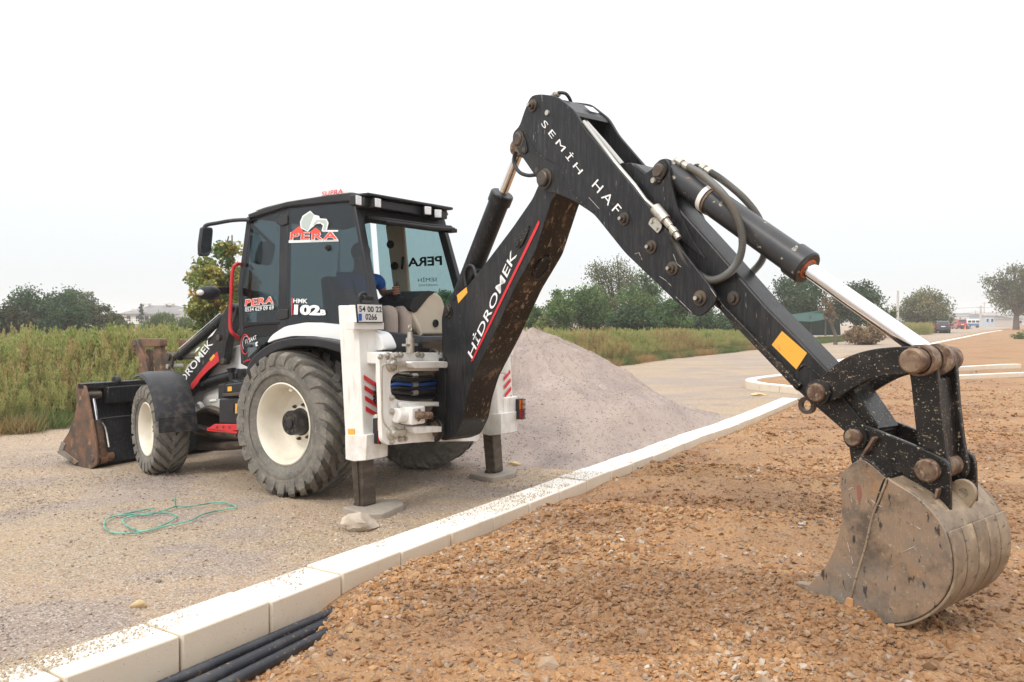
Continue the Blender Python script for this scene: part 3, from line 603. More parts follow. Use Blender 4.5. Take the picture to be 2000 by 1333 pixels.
# ------------------------------------------------------------------ slabs, rocks, rope
SLAB = pmat('weathered_slab', (.30, .26, .215), .9, layers=[dict(scale=4, lo=.45, hi=.7, col=(.42, .36, .28), amt=.7, detail=8), dict(scale=20, lo=.6, hi=.7, col=(.15, .13, .11), amt=.6)], bump=[(30, .3, .008)])
def slab(px, lbl, zt, th, r=.03):
    P = rnd([Vector(gz(a, b, zt)) for a, b in px], r); o = obj('paving_slab', MB().plate(P, (0, 0, -th)), SLAB, bev=.012); tag(o, lbl, 'paving slab', 'slabs under the stabiliser feet'); return o
slab([(668, 990), (700, 985), (735, 974), (783, 976), (789, 984), (748, 1003), (716, 1004)], 'worn stone slab under the near stabiliser foot', .045, .07)
slab([(915, 925), (957, 914), (1010, 913), (1003, 924), (962, 933)], 'grey slab under the far stabiliser foot beside the gravel pile', .04, .06)
def rock(name, pxc, yb, wpx, hpx, mat, lbl, cat, seed, z0, flat=.6, ax=1.5):
    p = gz(pxc, yb, z0); Y = p.y; wm = wpx * Y / F; me = rockmesh(seed, 3, .16, 1); o = bpy.data.objects.new(name, me); C.objects.link(o); me.materials.append(mat)
    for v in me.vertices:
        k = 1 + .10 * math.sin(v.co.x * 5 + seed) * math.cos(v.co.y * 4 + v.co.z * 3); v.co = Vector((v.co.x * wm * .5 * k, v.co.y * wm * .36 * k, v.co.z * hpx * Y / F * .62 * k))
    fin(me, 28); o.location = p + Vector((0, wm * .25, hpx * Y / F * .42)); tag(o, lbl, cat); return o
ROCKM = pmat('pale_rock', (.50, .42, .33), .85, layers=[dict(scale=6, lo=.4, hi=.65, col=(.33, .27, .21), amt=.8, detail=8), dict(scale=14, lo=.6, hi=.7, col=(.66, .60, .52), amt=.7, detail=6), dict(scale=40, lo=.66, hi=.7, col=(.15, .11, .08), amt=.7)], bump=[(14, .5, .02), (60, .4, .006)])
YROK = pmat('yellow_rock', (.62, .47, .26), .85, layers=[dict(scale=22, lo=.5, hi=.7, col=(.42, .3, .15), amt=.6, detail=8)], bump=[(50, .4, .006)])
rock('rock', 698, 1038, 80, 33, ROCKM, 'pale broken lump of rock in front of the near stabiliser slab', 'rock', 3, 0)
rock('small_rock', 267, 1190, 30, 18, YROK, 'small yellow stone on the gravel road near the kerb', 'rock', 5, 0)
rock('small_rock', 1003, 914, 22, 11, YROK, 'yellowish stone beside the far stabiliser leg', 'rock', 8, .0)
rock('small_rock', 1486, 776, 30, 8, YROK, 'flat yellow stone on the road before the island kerb', 'rock', 9, 0)
rock('small_rock', 1221, 872, 26, 7, RST, 'rusty brown stone beside the kerb at the pile foot', 'rock', 12, .05)
rock('small_rock', 1922, 994, 20, 11, pmat('white_rock', (.62, .56, .48), .85), 'whitish stone on the brown soil behind the digging bucket', 'rock', 13, .1)
ROPE = pmat('green_twine', (.16, .44, .33), .6, layers=[dict(scale=6, lo=.45, hi=.6, col=(.05, .16, .13), amt=.8)])
def rp(pts, r=.0065):
    P = [gz(a, b, .0) for a, b in pts]; P = cr([Vector((p.x, p.y, float(z_road(p.x, p.y)) + .022)) for p in P], 6); return P
mb = MB()
for pts in ([(300, 996), (262, 1004), (215, 1015), (205, 1023), (204, 1034), (222, 1044), (270, 1042), (318, 1028), (344, 1015), (334, 1010), (300, 1008), (262, 1012), (240, 1019), (250, 1032), (278, 1040), (320, 1032), (372, 1020), (398, 1009), (440, 999), (460, 996), (455, 990), (428, 985), (398, 989), (362, 997), (345, 995), (310, 1006), (285, 1012), (262, 1008), (222, 1013)],):
    mb.tube(rp(pts), .0062, 6)
e0 = gz(345, 995); top = at(343, 966, e0.y + .03); mb.tube(cr([Vector((e0.x, e0.y, .01)), e0.lerp(top, .5) + Vector((-.008, 0, .0)), top], 5), .006, 6)
tag(obj('twine', mb, ROPE), 'tangled loop of green plastic twine lying on the gravel road', 'rope')
# ================================================================== BACKHOE LOADER (its local frame: x forward, y to its left, z up)
root = empty('backhoe_loader'); root.matrix_world = MW
tag(root, 'black and white backhoe loader with its digging arm stretched over the brown soil', 'backhoe loader')
YV = Vector((0, 1, 0)); XV = Vector((1, 0, 0)); ZV = Vector((0, 0, 1))
def My(pts, y): return [MY(a, b, y) for a, b in pts]
def Mx(pts, x): return [MX(a, b, x) for a, b in pts]
def mir(p): return Vector((p.x, -p.y, p.z))
# ---- wheels
def tyre_mesh(R, w_, rr, nl, lh):
    mb = MB(); W = w_ / 2
    prof = [(-W * .70, rr - .01), (-W * .82, rr + .02), (-W * 1.0, rr + (R - rr) * .38), (-W * 1.0, R - lh - .06), (-W * .93, R - lh - .015), (-W * .7, R - lh), (0, R - lh + .008)]
    prof = prof + [(-a, r) for a, r in prof[-2::-1]]; mb.lathe(prof, (0, 0, 0), YV, 72, ref=XV)
    for s in (-1, 1):
        mb.lathe([(s * W * 1.0, rr + (R - rr) * .30), (s * W * 1.02, rr + (R - rr) * .33), (s * W * 1.02, rr + (R - rr) * .42), (s * W * 1.0, rr + (R - rr) * .45)], (0, 0, 0), YV, 72, ref=XV)
        for k in range(nl):
            f0 = (k + (.5 if s > 0 else 0)) * 2 * math.pi / nl; vs = []
            path = [(.985, R - lh - .095, .00), (1.0, R - lh - .05, .02), (.985, R - .042, .05), (.93, R - .016, .09), (.80, R - .004, .15), (.5, R, .24), (.2, R + .002, .40), (-.06, R, .46)]
            for j, (a, rt_, df) in enumerate(path):
                wb, wt = (.125, .088); q = (1.0 + .25 * (j < 3)) * .69 / R * .9
                wb *= q / .69 * .5; wt *= q / .69 * .5; base = (R - lh - .05 if j > 1 else rt_); ax_b = W * a - (.03 if j < 3 else 0); rj = rt_ + random.uniform(-.004, .004)
                if j < 2: base = rt_ - .0
                for (dq, r_, aa) in ((-wb, base - .01, ax_b * .97), (-wt, rj, W * a + (.012 if j < 3 else 0)), (wt, rj, W * a + (.012 if j < 3 else 0)), (wb, base - .01, ax_b * .97)):
                    f = f0 + df + dq; vs.append((math.cos(f) * r_, s * aa, math.sin(f) * r_))
            m = len(path); fs = [(i * 4 + c, i * 4 + c + 1, i * 4 + c + 5, i * 4 + c + 4) for i in range(m - 1) for c in range(3)] + [(0, 1, 2, 3), tuple((m - 1) * 4 + c for c in (3, 2, 1, 0))]
            mb.add(vs, fs)
    return mb
def wheel(name, c, R, w_, rr, nl, lh, rz, dish, hubr, hubo, side):
    m = Matrix.Translation(c) @ Matrix.Rotation(rz, 4, 'Z') @ (Matrix.Rotation(math.pi, 4, 'Z') if side < 0 else Matrix()); W = w_ / 2
    ty = obj('tyre', tyre_mesh(R, w_, rr, nl, lh), TYR, None, ang=32)
    wh = empty(name); wh.parent = root; wh.matrix_local = m; ty.parent = wh
    f = W * .78
    rim = MB().lathe([(f + .012, rr + .018), (f + .018, rr + .006), (f, rr - .012), (f - .05, rr - .03), (f - .11, rr - .045), (dish + .05, rr - .065), (dish + .01, rr - .10), (dish, rr * .62), (dish + .01, rr * .3), (dish + .012, .02), (-dish - .02, .02), (-f, rr - .02), (-f - .02, rr + .02)], (0, 0, 0), YV, 64, ref=XV)
    obj('rim', rim, RIMM, wh, ang=30)
    obj('hub', MB().lathe([(dish, hubr * 1.12), (dish + .03, hubr * 1.12), (dish + .035, hubr), (hubo - .012, hubr * .99), (hubo, hubr * .93), (hubo, hubr * .45), (hubo + .012, hubr * .42), (hubo + .012, .0)], (0, 0, 0), YV, 40, ref=XV), PLS, wh, ang=30)
    for k in range(8):
        bm_ = MB(); a = k * math.pi / 4 + .2; p = Vector((math.cos(a) * hubr * 1.42, dish, math.sin(a) * hubr * 1.42)); bm_.cyl(p - YV * .005, p + YV * .03, .017, .016, 6); bm_.cyl(p + YV * .03, p + YV * .045, .009, .009, 6)
        obj('wheel_bolt', bm_, BRS, wh); q = Vector((math.cos(a) * hubr * .72, hubo, math.sin(a) * hubr * .72)); obj('hub_screw', MB().cyl(q - YV * .004, q + YV * .010, .011, .011, 6), BRS, wh)
    vb = MB().box((rr * -.15, f - .06, rr - .055), (.045, .05, .03)); obj('valve_guard', vb, RIMM, wh, bev=.004)
    return wh
rcen = MY(551, 836, 1.10); RC = Vector((rcen.x + .035, 0, .680))
wheel('rear_wheel', RC + YV * .885, .693, .43, .372, 25, .045, 0, -.055, .118, .10, 1)
wheel('rear_wheel', RC - YV * .885, .693, .43, .372, 25, .045, .3, -.055, .118, .10, -1)
nfl = Vector((.24, .97, 0)); ffc = MY(283, 842, 1.04); FC = Vector((ffc.x, ffc.y, .435)) - nfl * .16
wheel('front_wheel', FC, .505, .34, .285, 22, .035, -.242, -.02, .09, .05, 1)
wheel('front_wheel', mir(FC), .505, .34, .285, 22, .035, -.242, -.02, .09, .05, -1)
for side in (1, -1):
    c = FC if side > 0 else mir(FC); fm = Matrix.Translation(c) @ Matrix.Rotation(-.242, 4, 'Z')
    mb = MB().lathe([(-.205, .60), (-.20, .625), (-.10, .645), (.10, .645), (.20, .625), (.215, .595), (.207, .592), (.19, .612), (0, .632), (-.19, .612)], (0, 0, 0), YV, 26, a0=math.radians(-68), a1=math.radians(-166), ref=XV, close=True)
    # hanging flap
    mb.add([(-.625, -.2, .19), (-.625, .2, .19), (-.64, .2, .03), (-.64, -.2, .02), (-.612, -.2, .19), (-.612, .2, .19), (-.625, .2, .03), (-.625, -.2, .02)], [(0, 1, 2, 3), (7, 6, 5, 4), (0, 4, 5, 1), (1, 5, 6, 2), (2, 6, 7, 3), (3, 7, 4, 0)])
    o = obj('front_fender', mb, PLS, root, ang=30); o.matrix_local = fm
# ---- chassis, axles, hood
mb = MB().box((1.3, 0, .74), (4.1, .56, .30)); mb.box((0, 0, .68), (.42, 1.3, .30)); mb.cyl((0, -.72, .685), (0, .72, .685), .15, n=16)
mb.box((FC.x, 0, .46), (.24, 1.35, .2)); mb.box((1.5, 0, .5), (1.2, .5, .3)); mb.box((.75, 0, .42), (.8, .4, .2)); mb.sphere((FC.x, 0, .44), .2)
obj('chassis', mb, BRS, root, bev=.012)
P = My([(398, 770), (470, 742), (478, 800), (440, 812), (392, 800)], .40); obj('chassis_side_plate', MB().plate(rnd(P, .02), -YV * .8), WHT, root, bev=.004)
mb = MB(); hp = [(1.15, .95), (1.15, 1.42), (1.6, 1.40), (2.35, 1.24), (2.75, 1.12), (2.85, .80), (2.6, .62), (1.2, .62)]
mb.plate(rnd([Vector((a, .36, b)) for a, b in hp], .06), -YV * .72); obj('engine_hood', mb, WHTP, root, bev=.015)
mb = MB(); mb.cyl(MY(455, 747, .62), MY(453, 728, .62), .036, .034, 20); mb.cyl(MY(453, 728, .62), MY(452, 720, .62), .034, .052, 20); mb.tube(cr([MY(456, 745, .62), MY(466, 748, .60), MY(478, 752, .55)], 6), .03, 12)
obj('filler_neck', mb, PLS, root, ang=30)
# jumble of lines and links behind the front wheel
mb = MB()
for pts, r in (([(385, 812), (410, 800), (445, 812)], .045), ([(385, 838), (420, 846), (470, 850)], .06), ([(388, 870), (430, 872), (480, 868)], .05)): mb.tube(cr(My(pts, .55), 6), r, 10)
mb.plate(My([(384, 842), (400, 836), (470, 846), (476, 872), (440, 880), (390, 878)], .5), -YV * .2)
obj('under_frame', mb, BRS, root, bev=.004)
mb = MB().lathe([(0, .05), (.03, .075), (.06, .05)], MY(395, 797, .5), YV, 18); obj('steering_link', mb, WHT, root); obj('grease_point', MB().cyl(MY(412, 784, .5), MY(424, 783, .5), .02), WHT, root)
# ---- tank and step
tk = obj('fuel_tank', MB().plate(rnd(My([(427, 779), (478, 776), (482, 832), (427, 829)], 1.0), .03), -YV * .34), PLS, root, bev=.018)
obj('battery_box', MB().plate(rnd(My([(439, 751), (480, 746), (482, 768), (439, 769)], .98), .02), -YV * .30), PLS, root, bev=.012)
obj('tank_ledge', MB().plate(My([(434, 769), (484, 765), (484, 772), (434, 775)], 1.02), -YV * .36), BRS, root, bev=.004)
obj('tank_front_plate', MB().plate(My([(426, 752), (439, 749), (439, 778), (426, 780)], .90), -YV * .2), PLS, root, bev=.006)
sheet('warning_sticker', My([(460, 789), (471, 788), (471, 806), (460, 808)], 1.0), ORG, tk, YV); sheet('warning_sticker', My([(445, 756), (453, 755), (453, 764), (445, 765)], .98), ORG, tk, YV)
obj('tank_recess', MB().plate(rnd(My([(448, 791), (456, 790), (456, 806), (448, 807)], 1.004), .02), -YV * .01), RUB, tk)
stp = MB().plate(My([(404, 838), (418, 829), (463, 829), (464, 841), (432, 845), (404, 842)], 1.05), -YV * .03)
a = MY(404, 838, 1.05); b_ = MY(463, 838, 1.05); stp.box(((a.x + b_.x) / 2, .93, a.z), (a.x - b_.x, .24, .02))
so_ = obj('step', stp, RED, root, bev=.004)
for q in (424, 436, 448): obj('bolt', MB().cyl(MY(q, 835, 1.047), MY(q, 835, 1.058), .012, n=8), BRS, so_)
# ---- rear fenders
for side in (1, -1):
    S = (lambda p: p) if side > 0 else mir
    band = My([(478, 742), (481, 716), (499, 690), (530, 669), (570, 659), (620, 660), (664, 670), (694, 688), (683, 698), (660, 688), (620, 677), (570, 676), (538, 685), (512, 703), (495, 724), (491, 748)], 1.10)
    lip = obj('fender_lip', MB().plate([S(p) for p in rnd(band, .12, 4)], -YV * .42 * side), PLS, root, bev=.012)
    wp = My([(519, 672), (530, 655), (556, 638), (598, 630), (640, 634), (700, 643), (738, 650), (752, 682), (738, 686), (700, 680), (664, 668), (620, 658), (570, 657), (535, 665)], .96)
    obj('rear_fender', MB().plate([S(p) for p in rnd(wp, .06, 3)], -YV * .16 * side), WHTP, root, bev=.02)
# ---- cab
SN = Vector((0, 1, .0625)).normalized(); RN = Vector((-1, 0, .305)).normalized()
def SP(a, b, off=0.0): return LP(a, b, Vector((0, .62, 2.78)) + SN * off, SN)
def RP(a, b, off=0.0): return LP(a, b, Vector((-.46, 0, 2.78)) + RN * off, RN)
cab = obj('cab_frame', MB().box((.25, 0, 1.02), (1.5, 1.0, .10)), INT, root, bev=.01)
def strip(name, px, mat=PLS, th=.05, parent=None, off=0.0, bev=.008, fn=None, r=0):
    P = [(fn or SP)(a, b, off) for a, b in px]; P = rnd(P, r) if r else P; return obj(name, MB().plate(P, -SN * th if not fn else -RN * th), mat, parent or cab, bev=bev)
strip('cab_pillar', [(684, 388), (692, 386), (742, 652), (733, 652)], off=.012, th=.045)
strip('cab_pillar', [(547, 404), (563, 401), (559, 640), (542, 648)], off=.006)
strip('cab_pillar', [(482, 424), (491, 422), (473, 560), (477, 705), (470, 712), (464, 560)], off=.006)
strip('cab_top_rail', [(484, 424), (552, 402), (694, 386), (694, 394), (560, 409), (489, 433)], off=.008)
# rear pillars seen from behind, right-hand side mirrored
top = RP(692, 388).y; pr = MB().plate([RP(691, 388), RP(705, 392), RP(752, 655), RP(739, 652)], RN * -.03); obj('cab_pillar', pr, PLS, cab, bev=.008)
def RQ(y, z, off=0.0): return Vector((-.46 - (2.78 - z) * .305, y, z)) + RN * off
for (y0, y1) in ((-.62, -.56),):
    obj('cab_pillar', MB().plate([RQ(y0, 2.76), RQ(y1, 2.76), RQ(y1 - .07, 1.42), RQ(y0 - .08, 1.42)], RN * -.09), PLS, cab, bev=.008)
obj('cab_rear_header', MB().plate([RQ(.62, 2.79), RQ(-.62, 2.79), RQ(-.62, 2.60), RQ(.62, 2.60)], RN * -.08), INT, cab, bev=.008)
mb = MB(); mb.plate([RQ(.80, 1.56, .04), RQ(.2, 1.48, .1), RQ(-.3, 1.48, .1), RQ(-.72, 1.50, .05), RQ(-.72, 1.18, .05), RQ(.70, 1.18, .05)], RN * -.1); obj('cab_rear_panel', mb, PLS, cab, bev=.02)
# roof
SY = lambda pts, y: My(pts, y)
black = SY([(483, 419), (520, 405), (560, 394), (640, 381), (682, 376), (692, 377), (697, 392), (560, 404), (486, 428)], .66)
rf = obj('cab_roof', MB().plate(black, -YV * 1.32), PLS, root, bev=.012)
hd = MB().box((-.52, .06, 2.745), (.15, 1.18, .09)); hd.box((-.54, .05, 2.81), (.22, 1.22, .03)); obj('roof_rear_beam', hd, PLS, rf, bev=.012)
whp = SY([(497, 413), (512, 400), (560, 381), (620, 370), (665, 366), (684, 371), (688, 377), (640, 382), (560, 395), (520, 405)], .60)
wr = obj('roof_cap', MB().plate(rnd(whp, .03), -YV * 1.2), WHTP, rf, bev=.02)
text3('lettering', 'SUPRA', MY(632, 385, .60), MY(673, 379, .60), MY(633, 375.5, .60), REDS, rf, .02, nrm=YV, spacing=1.1, lift=.024)
def lamp(p, s, rz=0):
    M_ = Matrix.Translation(p) @ Matrix.Rotation(rz, 4, 'Z'); bx = obj('work_light', MB().box((.03, 0, 0), (.07, s, s * 1.06)), RUB, root, bev=.008); bx.matrix_local = M_
    ln = obj('lens', MB().box((-.008, 0, 0), (.012, s * .88, s * .94)), LAMP, bx, bev=.006); fr = obj('mount', MB().box((.06, 0, .01), (.05, .03, .07)), RUB, bx)
for (a, b, s, rz) in ((699, 392, .088, .15), (737, 397, .085, .0), (835, 412, .085, -.3), (855, 418, .085, -.55)): lamp(MX(a, b, -.66), s, rz)
# rear window swung up under the roof
mb = MB(); q = [Vector((-.50, .56, 2.61)), Vector((-.50, -.50, 2.61)), Vector((-.62, -.52, 2.57)), MX(886, 448, -.74), MX(852, 446, -.82), MX(800, 440, -.84), MX(755, 434, -.72)]
mb.plate(rnd(q, .06), (0, 0, .035)); mb.tube(cr([q[2], q[3], q[4], q[5], q[6]], 5), .02, 8); mb.box(q[3] + Vector((.0, .05, -.02)), (.10, .10, .04)); obj('raised_rear_window', mb, INT, root, bev=.006)
# glass
dg_ = obj('door', MB().plate([SP(a, b, .0) for a, b in [(490, 425), (549, 405), (545, 642), (530, 656), (500, 690), (483, 717), (473, 712), (469, 560)]], -SN * .012), GLD, root)
sw = obj('side_window', MB().plate([SP(a, b, .004) for a, b in [(562, 402), (689, 388), (741, 650), (700, 643), (640, 635), (598, 631), (556, 641)]], -SN * .012), GLD, root)
def sp_strip(name, px, mat, parent, off=.004, th=.03): return obj(name, MB().plate([SP(a, b, off) for a, b in px], -SN * th), mat, parent, bev=.004)
sp_strip('door_rail', [(475, 630), (545, 628), (545, 633), (500, 635), (476, 640)], INT, dg_, .012)
sp_strip('door_lower_panel', [(473, 638), (545, 632), (545, 655), (476, 662)], INT, dg_, .003, .02)
sp_strip('door_lower_panel', [(476, 706), (512, 672), (500, 692), (484, 717), (474, 712)], INT, dg_, .008, .02)
for y_ in (428, 612):
    hb = MB().plate(rnd([SP(a, b, .02) for a, b in [(537, y_), (545, y_ - 7), (560, y_ - 9), (561, y_ + 10), (548, y_ + 14), (538, y_ + 8)]], .02), -SN * .03); obj('hinge', hb, RUB, dg_, bev=.008)
obj('door_handle', MB().box(SP(486, 676, .03), (.10, .03, .03)), RUB, dg_, bev=.006)
kb = MB(); p = SP(643, 485); kb.cyl(p, p + SN * .03, .032, .026, 18); kb.cyl(p + SN * .03, p + SN * .05, .012, .012, 10); obj('window_catch', kb, RUB, sw)
# far windows and inner trim
obj('side_window', MB().plate([mir(SP(a, b)) for a, b in [(562, 402), (689, 388), (741, 650), (700, 643), (598, 631), (556, 641)]], SN * 0 + YV * .01), GLR, root)
obj('door', MB().plate([mir(SP(a, b)) for a, b in [(490, 425), (549, 405), (545, 642), (530, 656), (500, 690), (483, 717), (473, 712), (469, 560)]], YV * .01), GLR, root)
fa, fb, fc_, fd = SP(487, 428), SP(468, 640), mir(SP(468, 640)), mir(SP(487, 428)); obj('dashboard', MB().box((1.02, 0, 1.5), (.22, 1.15, .5)).box((.92, .0, 1.72), (.2, .5, .1)), INT, root, bev=.03); obj('windscreen', MB().plate([fa, fb, fc_, fd], XV * -.01), GLR, root)
mb = MB(); up_ = mir(SP(556, 405)); lo_ = mir(SP(548, 640)); lo_ = MY(790, 622, -.62); up_ = MY(769, 440, -.58); mb.plate([MY(752, 440, -.58), MY(787, 440, -.58), MY(803, 622, -.64), MY(775, 622, -.64)], -YV * .04); obj('beige_pillar', mb, BEI, cab, bev=.015)
vp = lo_ + XV * -.03 + YV * .12; 
for (qa, qb) in ((771, 520), (763, 478)):
    c = MY(qa, qb, -.585); obj('air_vent', MB().lathe([(0, .045), (.012, .045), (.014, .03), (.004, .026), (.004, 0)], c, (-.35, 1, 0), 18), INT, cab)
c = MY(786, 514, -.59); obj('pillar_slot', MB().box(c, (.03, .012, .14), Matrix.Rotation(-.12, 3, 'Y')), INT, cab, bev=.006)
mb = MB(); mb.plate([Vector((1.1, -.6, 1.0)), Vector((1.1, .6, 1.0)), Vector((1.1, .55, 1.55)), Vector((1.1, -.55, 1.55))], XV * -.05); mb.box((.3, -.64, 1.25), (1.5, .05, .5)); mb.box((.15, .66, 1.25), (.9, .03, .5)); obj('cab_inner_wall', mb, INT, cab)
# right-hand console, beige with dark top, and the swoosh leg
cp = [(806, 608), (826, 580), (848, 570), (862, 578), (870, 600), (872, 654), (818, 654), (808, 640)]
con = obj('console', MB().plate(rnd([MX(a, b, -.62) for a, b in cp], .05), XV * .5), BEI, root, bev=.02)
obj('console_top', MB().plate(rnd([MX(a, b, -.635) for a, b in [(800, 606), (806, 585), (835, 568), (852, 570), (838, 580), (822, 600), (812, 612)]], .03), XV * .5), INT, con, bev=.012)
c = MX(850, 632, -.62); obj('air_vent', MB().lathe([(0, .04), (.014, .04), (.016, .028), (.004, .024), (.004, 0)], c, -XV, 20), INT, con)
mb = MB(); mb.tube(cr([MX(798, 600, -.58), MX(806, 618, -.6), MX(814, 636, -.62), MX(820, 654, -.62)], 6), .028, 10); obj('console_leg', mb, BEI, con, ang=40)
obj('paper_wad', rockmesh_mb := MB().sphere(MX(806, 580, -.42), .03, 8, (1.2, 1.5, .7)), WST, con, ang=20)
js = MX(783, 597, -.43); jt = MX(777, 556, -.43); mb = MB(); pr_ = []
for k in range(9): pr_.append((k * .011, (.062 - k * .0042) * (1 + (.10 if k % 2 else -.08))))
mb.lathe([(0, 0)] + pr_, js, (jt - js), 18); mb.cyl(js + (jt - js) * .45, jt, .012, .014, 10); mb.sphere(jt + ZV * .0, .02, 10, (1, 1, 1.5))
obj('joystick', mb, RUB, root, ang=30); obj('lever_box', MB().box(js + Vector((.07, -.02, -.04)), (.14, .16, .06)), INT, root, bev=.02)
mb = MB().box((.14, .03, 1.42), (.46, .46, .12)); mb.box((.40, .03, 1.78), (.12, .44, .66), Matrix.Rotation(.12, 3, 'Y')); mb.box((.18, .03, 1.22), (.3, .3, .34)); obj('seat', mb, SEAT, root, bev=.04)
mb = MB().lathe([(-.012, .19), (0, .202), (.012, .19), (0, .178)], (.83, .0, 1.72), (-.5, 0, 1), 28, close=True); mb.cyl((.83, 0, 1.72), (.98, 0, 1.45), .02); mb.box((.83, 0, 1.72), (.03, .36, .02)); obj('steering_wheel', mb, RUB, root)
# decals on the glass
OFS = .012
def SPT(px): return [SP(a, b, OFS) for a, b in px]
def st(name, px, mat, parent, lift=.0): return obj(name, MB().plate([SP(a, b, OFS + lift) for a, b in px], SN * .0012), mat, parent)
ex = [(588, 447), (586, 434), (591, 422), (606, 412), (614, 420), (623, 421), (625, 427), (638, 428), (642, 435), (637, 445), (634, 451), (661, 450), (661, 454), (566, 472), (564, 474), (565, 462), (570, 450), (582, 441)]
st('logo', [(587, 446), (586, 434), (591, 422), (606, 412), (614, 420), (623, 422), (625, 427), (638, 428), (642, 436), (638, 452), (628, 452), (631, 441), (626, 437), (618, 438), (608, 446), (601, 453)], WST, sw)
st('logo', [(589, 444), (588, 435), (593, 424), (606, 415), (613, 421), (609, 430), (603, 447), (600, 451)], GRYP, sw, .002)
st('logo', [(611, 440), (618, 430), (636, 430), (639, 436), (636, 449), (631, 449), (633, 438), (622, 433), (614, 440)], GRYP, sw, .002)
st('logo', [(568, 455), (584, 442), (589, 447), (594, 456)], ORGR, sw, .001); st('logo', [(604, 455), (616, 445), (624, 450), (628, 455)], ORGR, sw, .001)
st('logo', [(628, 450), (661, 450), (660, 453), (630, 453)], WST, sw); st('logo', [(564, 470), (661, 469), (661, 472), (564, 475)], WST, sw)
text3('lettering', 'PERA', SP(566, 470, OFS), SP(661, 469, OFS), SP(567, 454, OFS), WST, sw, .05, nrm=SN, spacing=1.15, lift=.0015)
text3('lettering', 'PERA', SP(567, 469, OFS), SP(659, 468, OFS), SP(568, 455, OFS), ORGR, sw, .02, nrm=SN, spacing=1.15, lift=.0035)
text3('lettering', 'HAFRİYAT & NAKLİYAT', SP(606, 472.4, OFS), SP(660, 471.6, OFS), SP(606, 470, OFS), BLK, sw, 0, nrm=SN, lift=.004)
text3('lettering', 'HMK', SP(573, 592, OFS), SP(601, 593, OFS), SP(573.5, 583.5, OFS), WST, sw, .02, nrm=SN)
text3('lettering', '102', SP(574, 615, OFS), SP(626, 617, OFS), SP(575, 595, OFS), WST, sw, .055, nrm=SN, spacing=.95)
text3('lettering', 'B', SP(626, 616, OFS), SP(637, 616.5, OFS), SP(626, 605, OFS), WST, sw, .06, nrm=SN)
st('logo', [(569.5, 582), (571.5, 582), (571, 616), (569, 616)], REDS, sw)
text3('lettering', 'PERA', SP(478, 599, OFS), SP(535, 593, OFS), SP(480, 585, OFS), WST, dg_, .05, nrm=SN, spacing=1.1)
text3('lettering', 'PERA', SP(479, 598, OFS), SP(534, 592, OFS), SP(480.5, 586, OFS), ORGR, dg_, .02, nrm=SN, spacing=1.1, lift=.004)
text3('lettering', '0534 629 09 69', SP(479, 609.5, OFS), SP(535, 605, OFS), SP(479, 602, OFS), WST, dg_, .012, nrm=SN)
st('logo', [(479, 600.3), (535, 595.3), (535, 596.3), (479, 601.3)], WST, dg_)
text3('lettering', '11 SAAT', SP(480, 672, OFS), SP(502, 663, OFS), SP(479, 664, OFS), WST, dg_, .008, nrm=SN); text3('lettering', 't', SP(498, 678, OFS), SP(504, 676, OFS), SP(499, 668, OFS), WST, dg_, .02, nrm=SN)
ring = [SP(479 + 8 * math.cos(a), 673 - 19 * math.sin(a), OFS + .002) for a in np.linspace(.5, 5.4, 18)]; obj('logo', MB().tube(ring, .006, 6), REDS, dg_)
ring = [SP(480 + 6 * math.cos(a), 672 - 15 * math.sin(a), OFS + .002) for a in np.linspace(1.2, 3.9, 12)]; obj('logo', MB().tube(ring, .0025, 6), WST, dg_)
text3('lettering', 'SUPRA', SP(475, 710, OFS), SP(490, 704, OFS), SP(475, 706, OFS), REDS, dg_, .02, nrm=SN)
# lettering on the outside of the far window, read backwards from here
def MSP(a, b): return mir(SP(a, b, .0)) - YV * .004
rwn = [x for x in root.children if x.name.startswith('side_window.')][0]
def RW(x, z): return Vector((x, -(.62 + (2.78 - z) * .0625) - .012, z))
for s_, x0, x1, z0, z1, bd_ in (('PERA', -.40, .10, 2.24, 2.34, .03), ('SEMİH', -.32, -.04, 2.07, 2.125, .0), ('HAFRİYAT', -.32, -.04, 2.02, 2.05, .0), ('HMK', .10, -.12, 1.79, 1.85, .03), ('102B', .10, -.30, 1.62, 1.77, .05)):
    a_, b_ = sorted((x0, x1)); text3('lettering', s_, RW(a_, z0), RW(b_, z0), RW(a_, z1), INT, rwn, bd_, nrm=-YV)
# ---- mirrors, pod light, grab rail
def box_mirror(px, x, arm, parent_name='wing_mirror'):
    P = rnd([MX(a, b, x) for a, b in px], .03); m_ = obj(parent_name, MB().plate(P, XV * .05), RUB, root, bev=.012)
    c = sum(P, Vector()) / len(P); f = [c + (p - c) * .9 for p in P]; obj('mirror_glass', MB().plate([p - XV * .003 for p in f], -XV * .002), MIR, m_); mb = MB(); mb.tube(cr(arm, 6), .02, 8); obj('mirror_arm', mb, RUB, m_)
box_mirror([(395, 443), (417, 445), (414, 480), (411, 500), (391, 501), (390, 480)], 1.42, [SP(487, 434), SP(484, 430, .05), MX(455, 431, 1.35), MX(425, 436, 1.42), MX(402, 441, 1.44), MX(400, 452, 1.46)])
box_mirror([(512, 471), (539, 475), (536, 500), (528, 519), (501, 516), (503, 495)], 1.55, [MX(489, 437, 1.45), MX(505, 452, 1.5), MX(525, 472, 1.56), MX(527, 480, 1.57)])
g = MB().tube(cr([SP(469, 516, .01), SP(461, 517, .09), SP(455, 527, .11), SP(452, 560, .11), SP(450, 610, .11), SP(450, 640, .11), SP(455, 652, .09), SP(466, 660, .01)], 7), .019, 12)
obj('grab_rail', g, RED, root, ang=50)
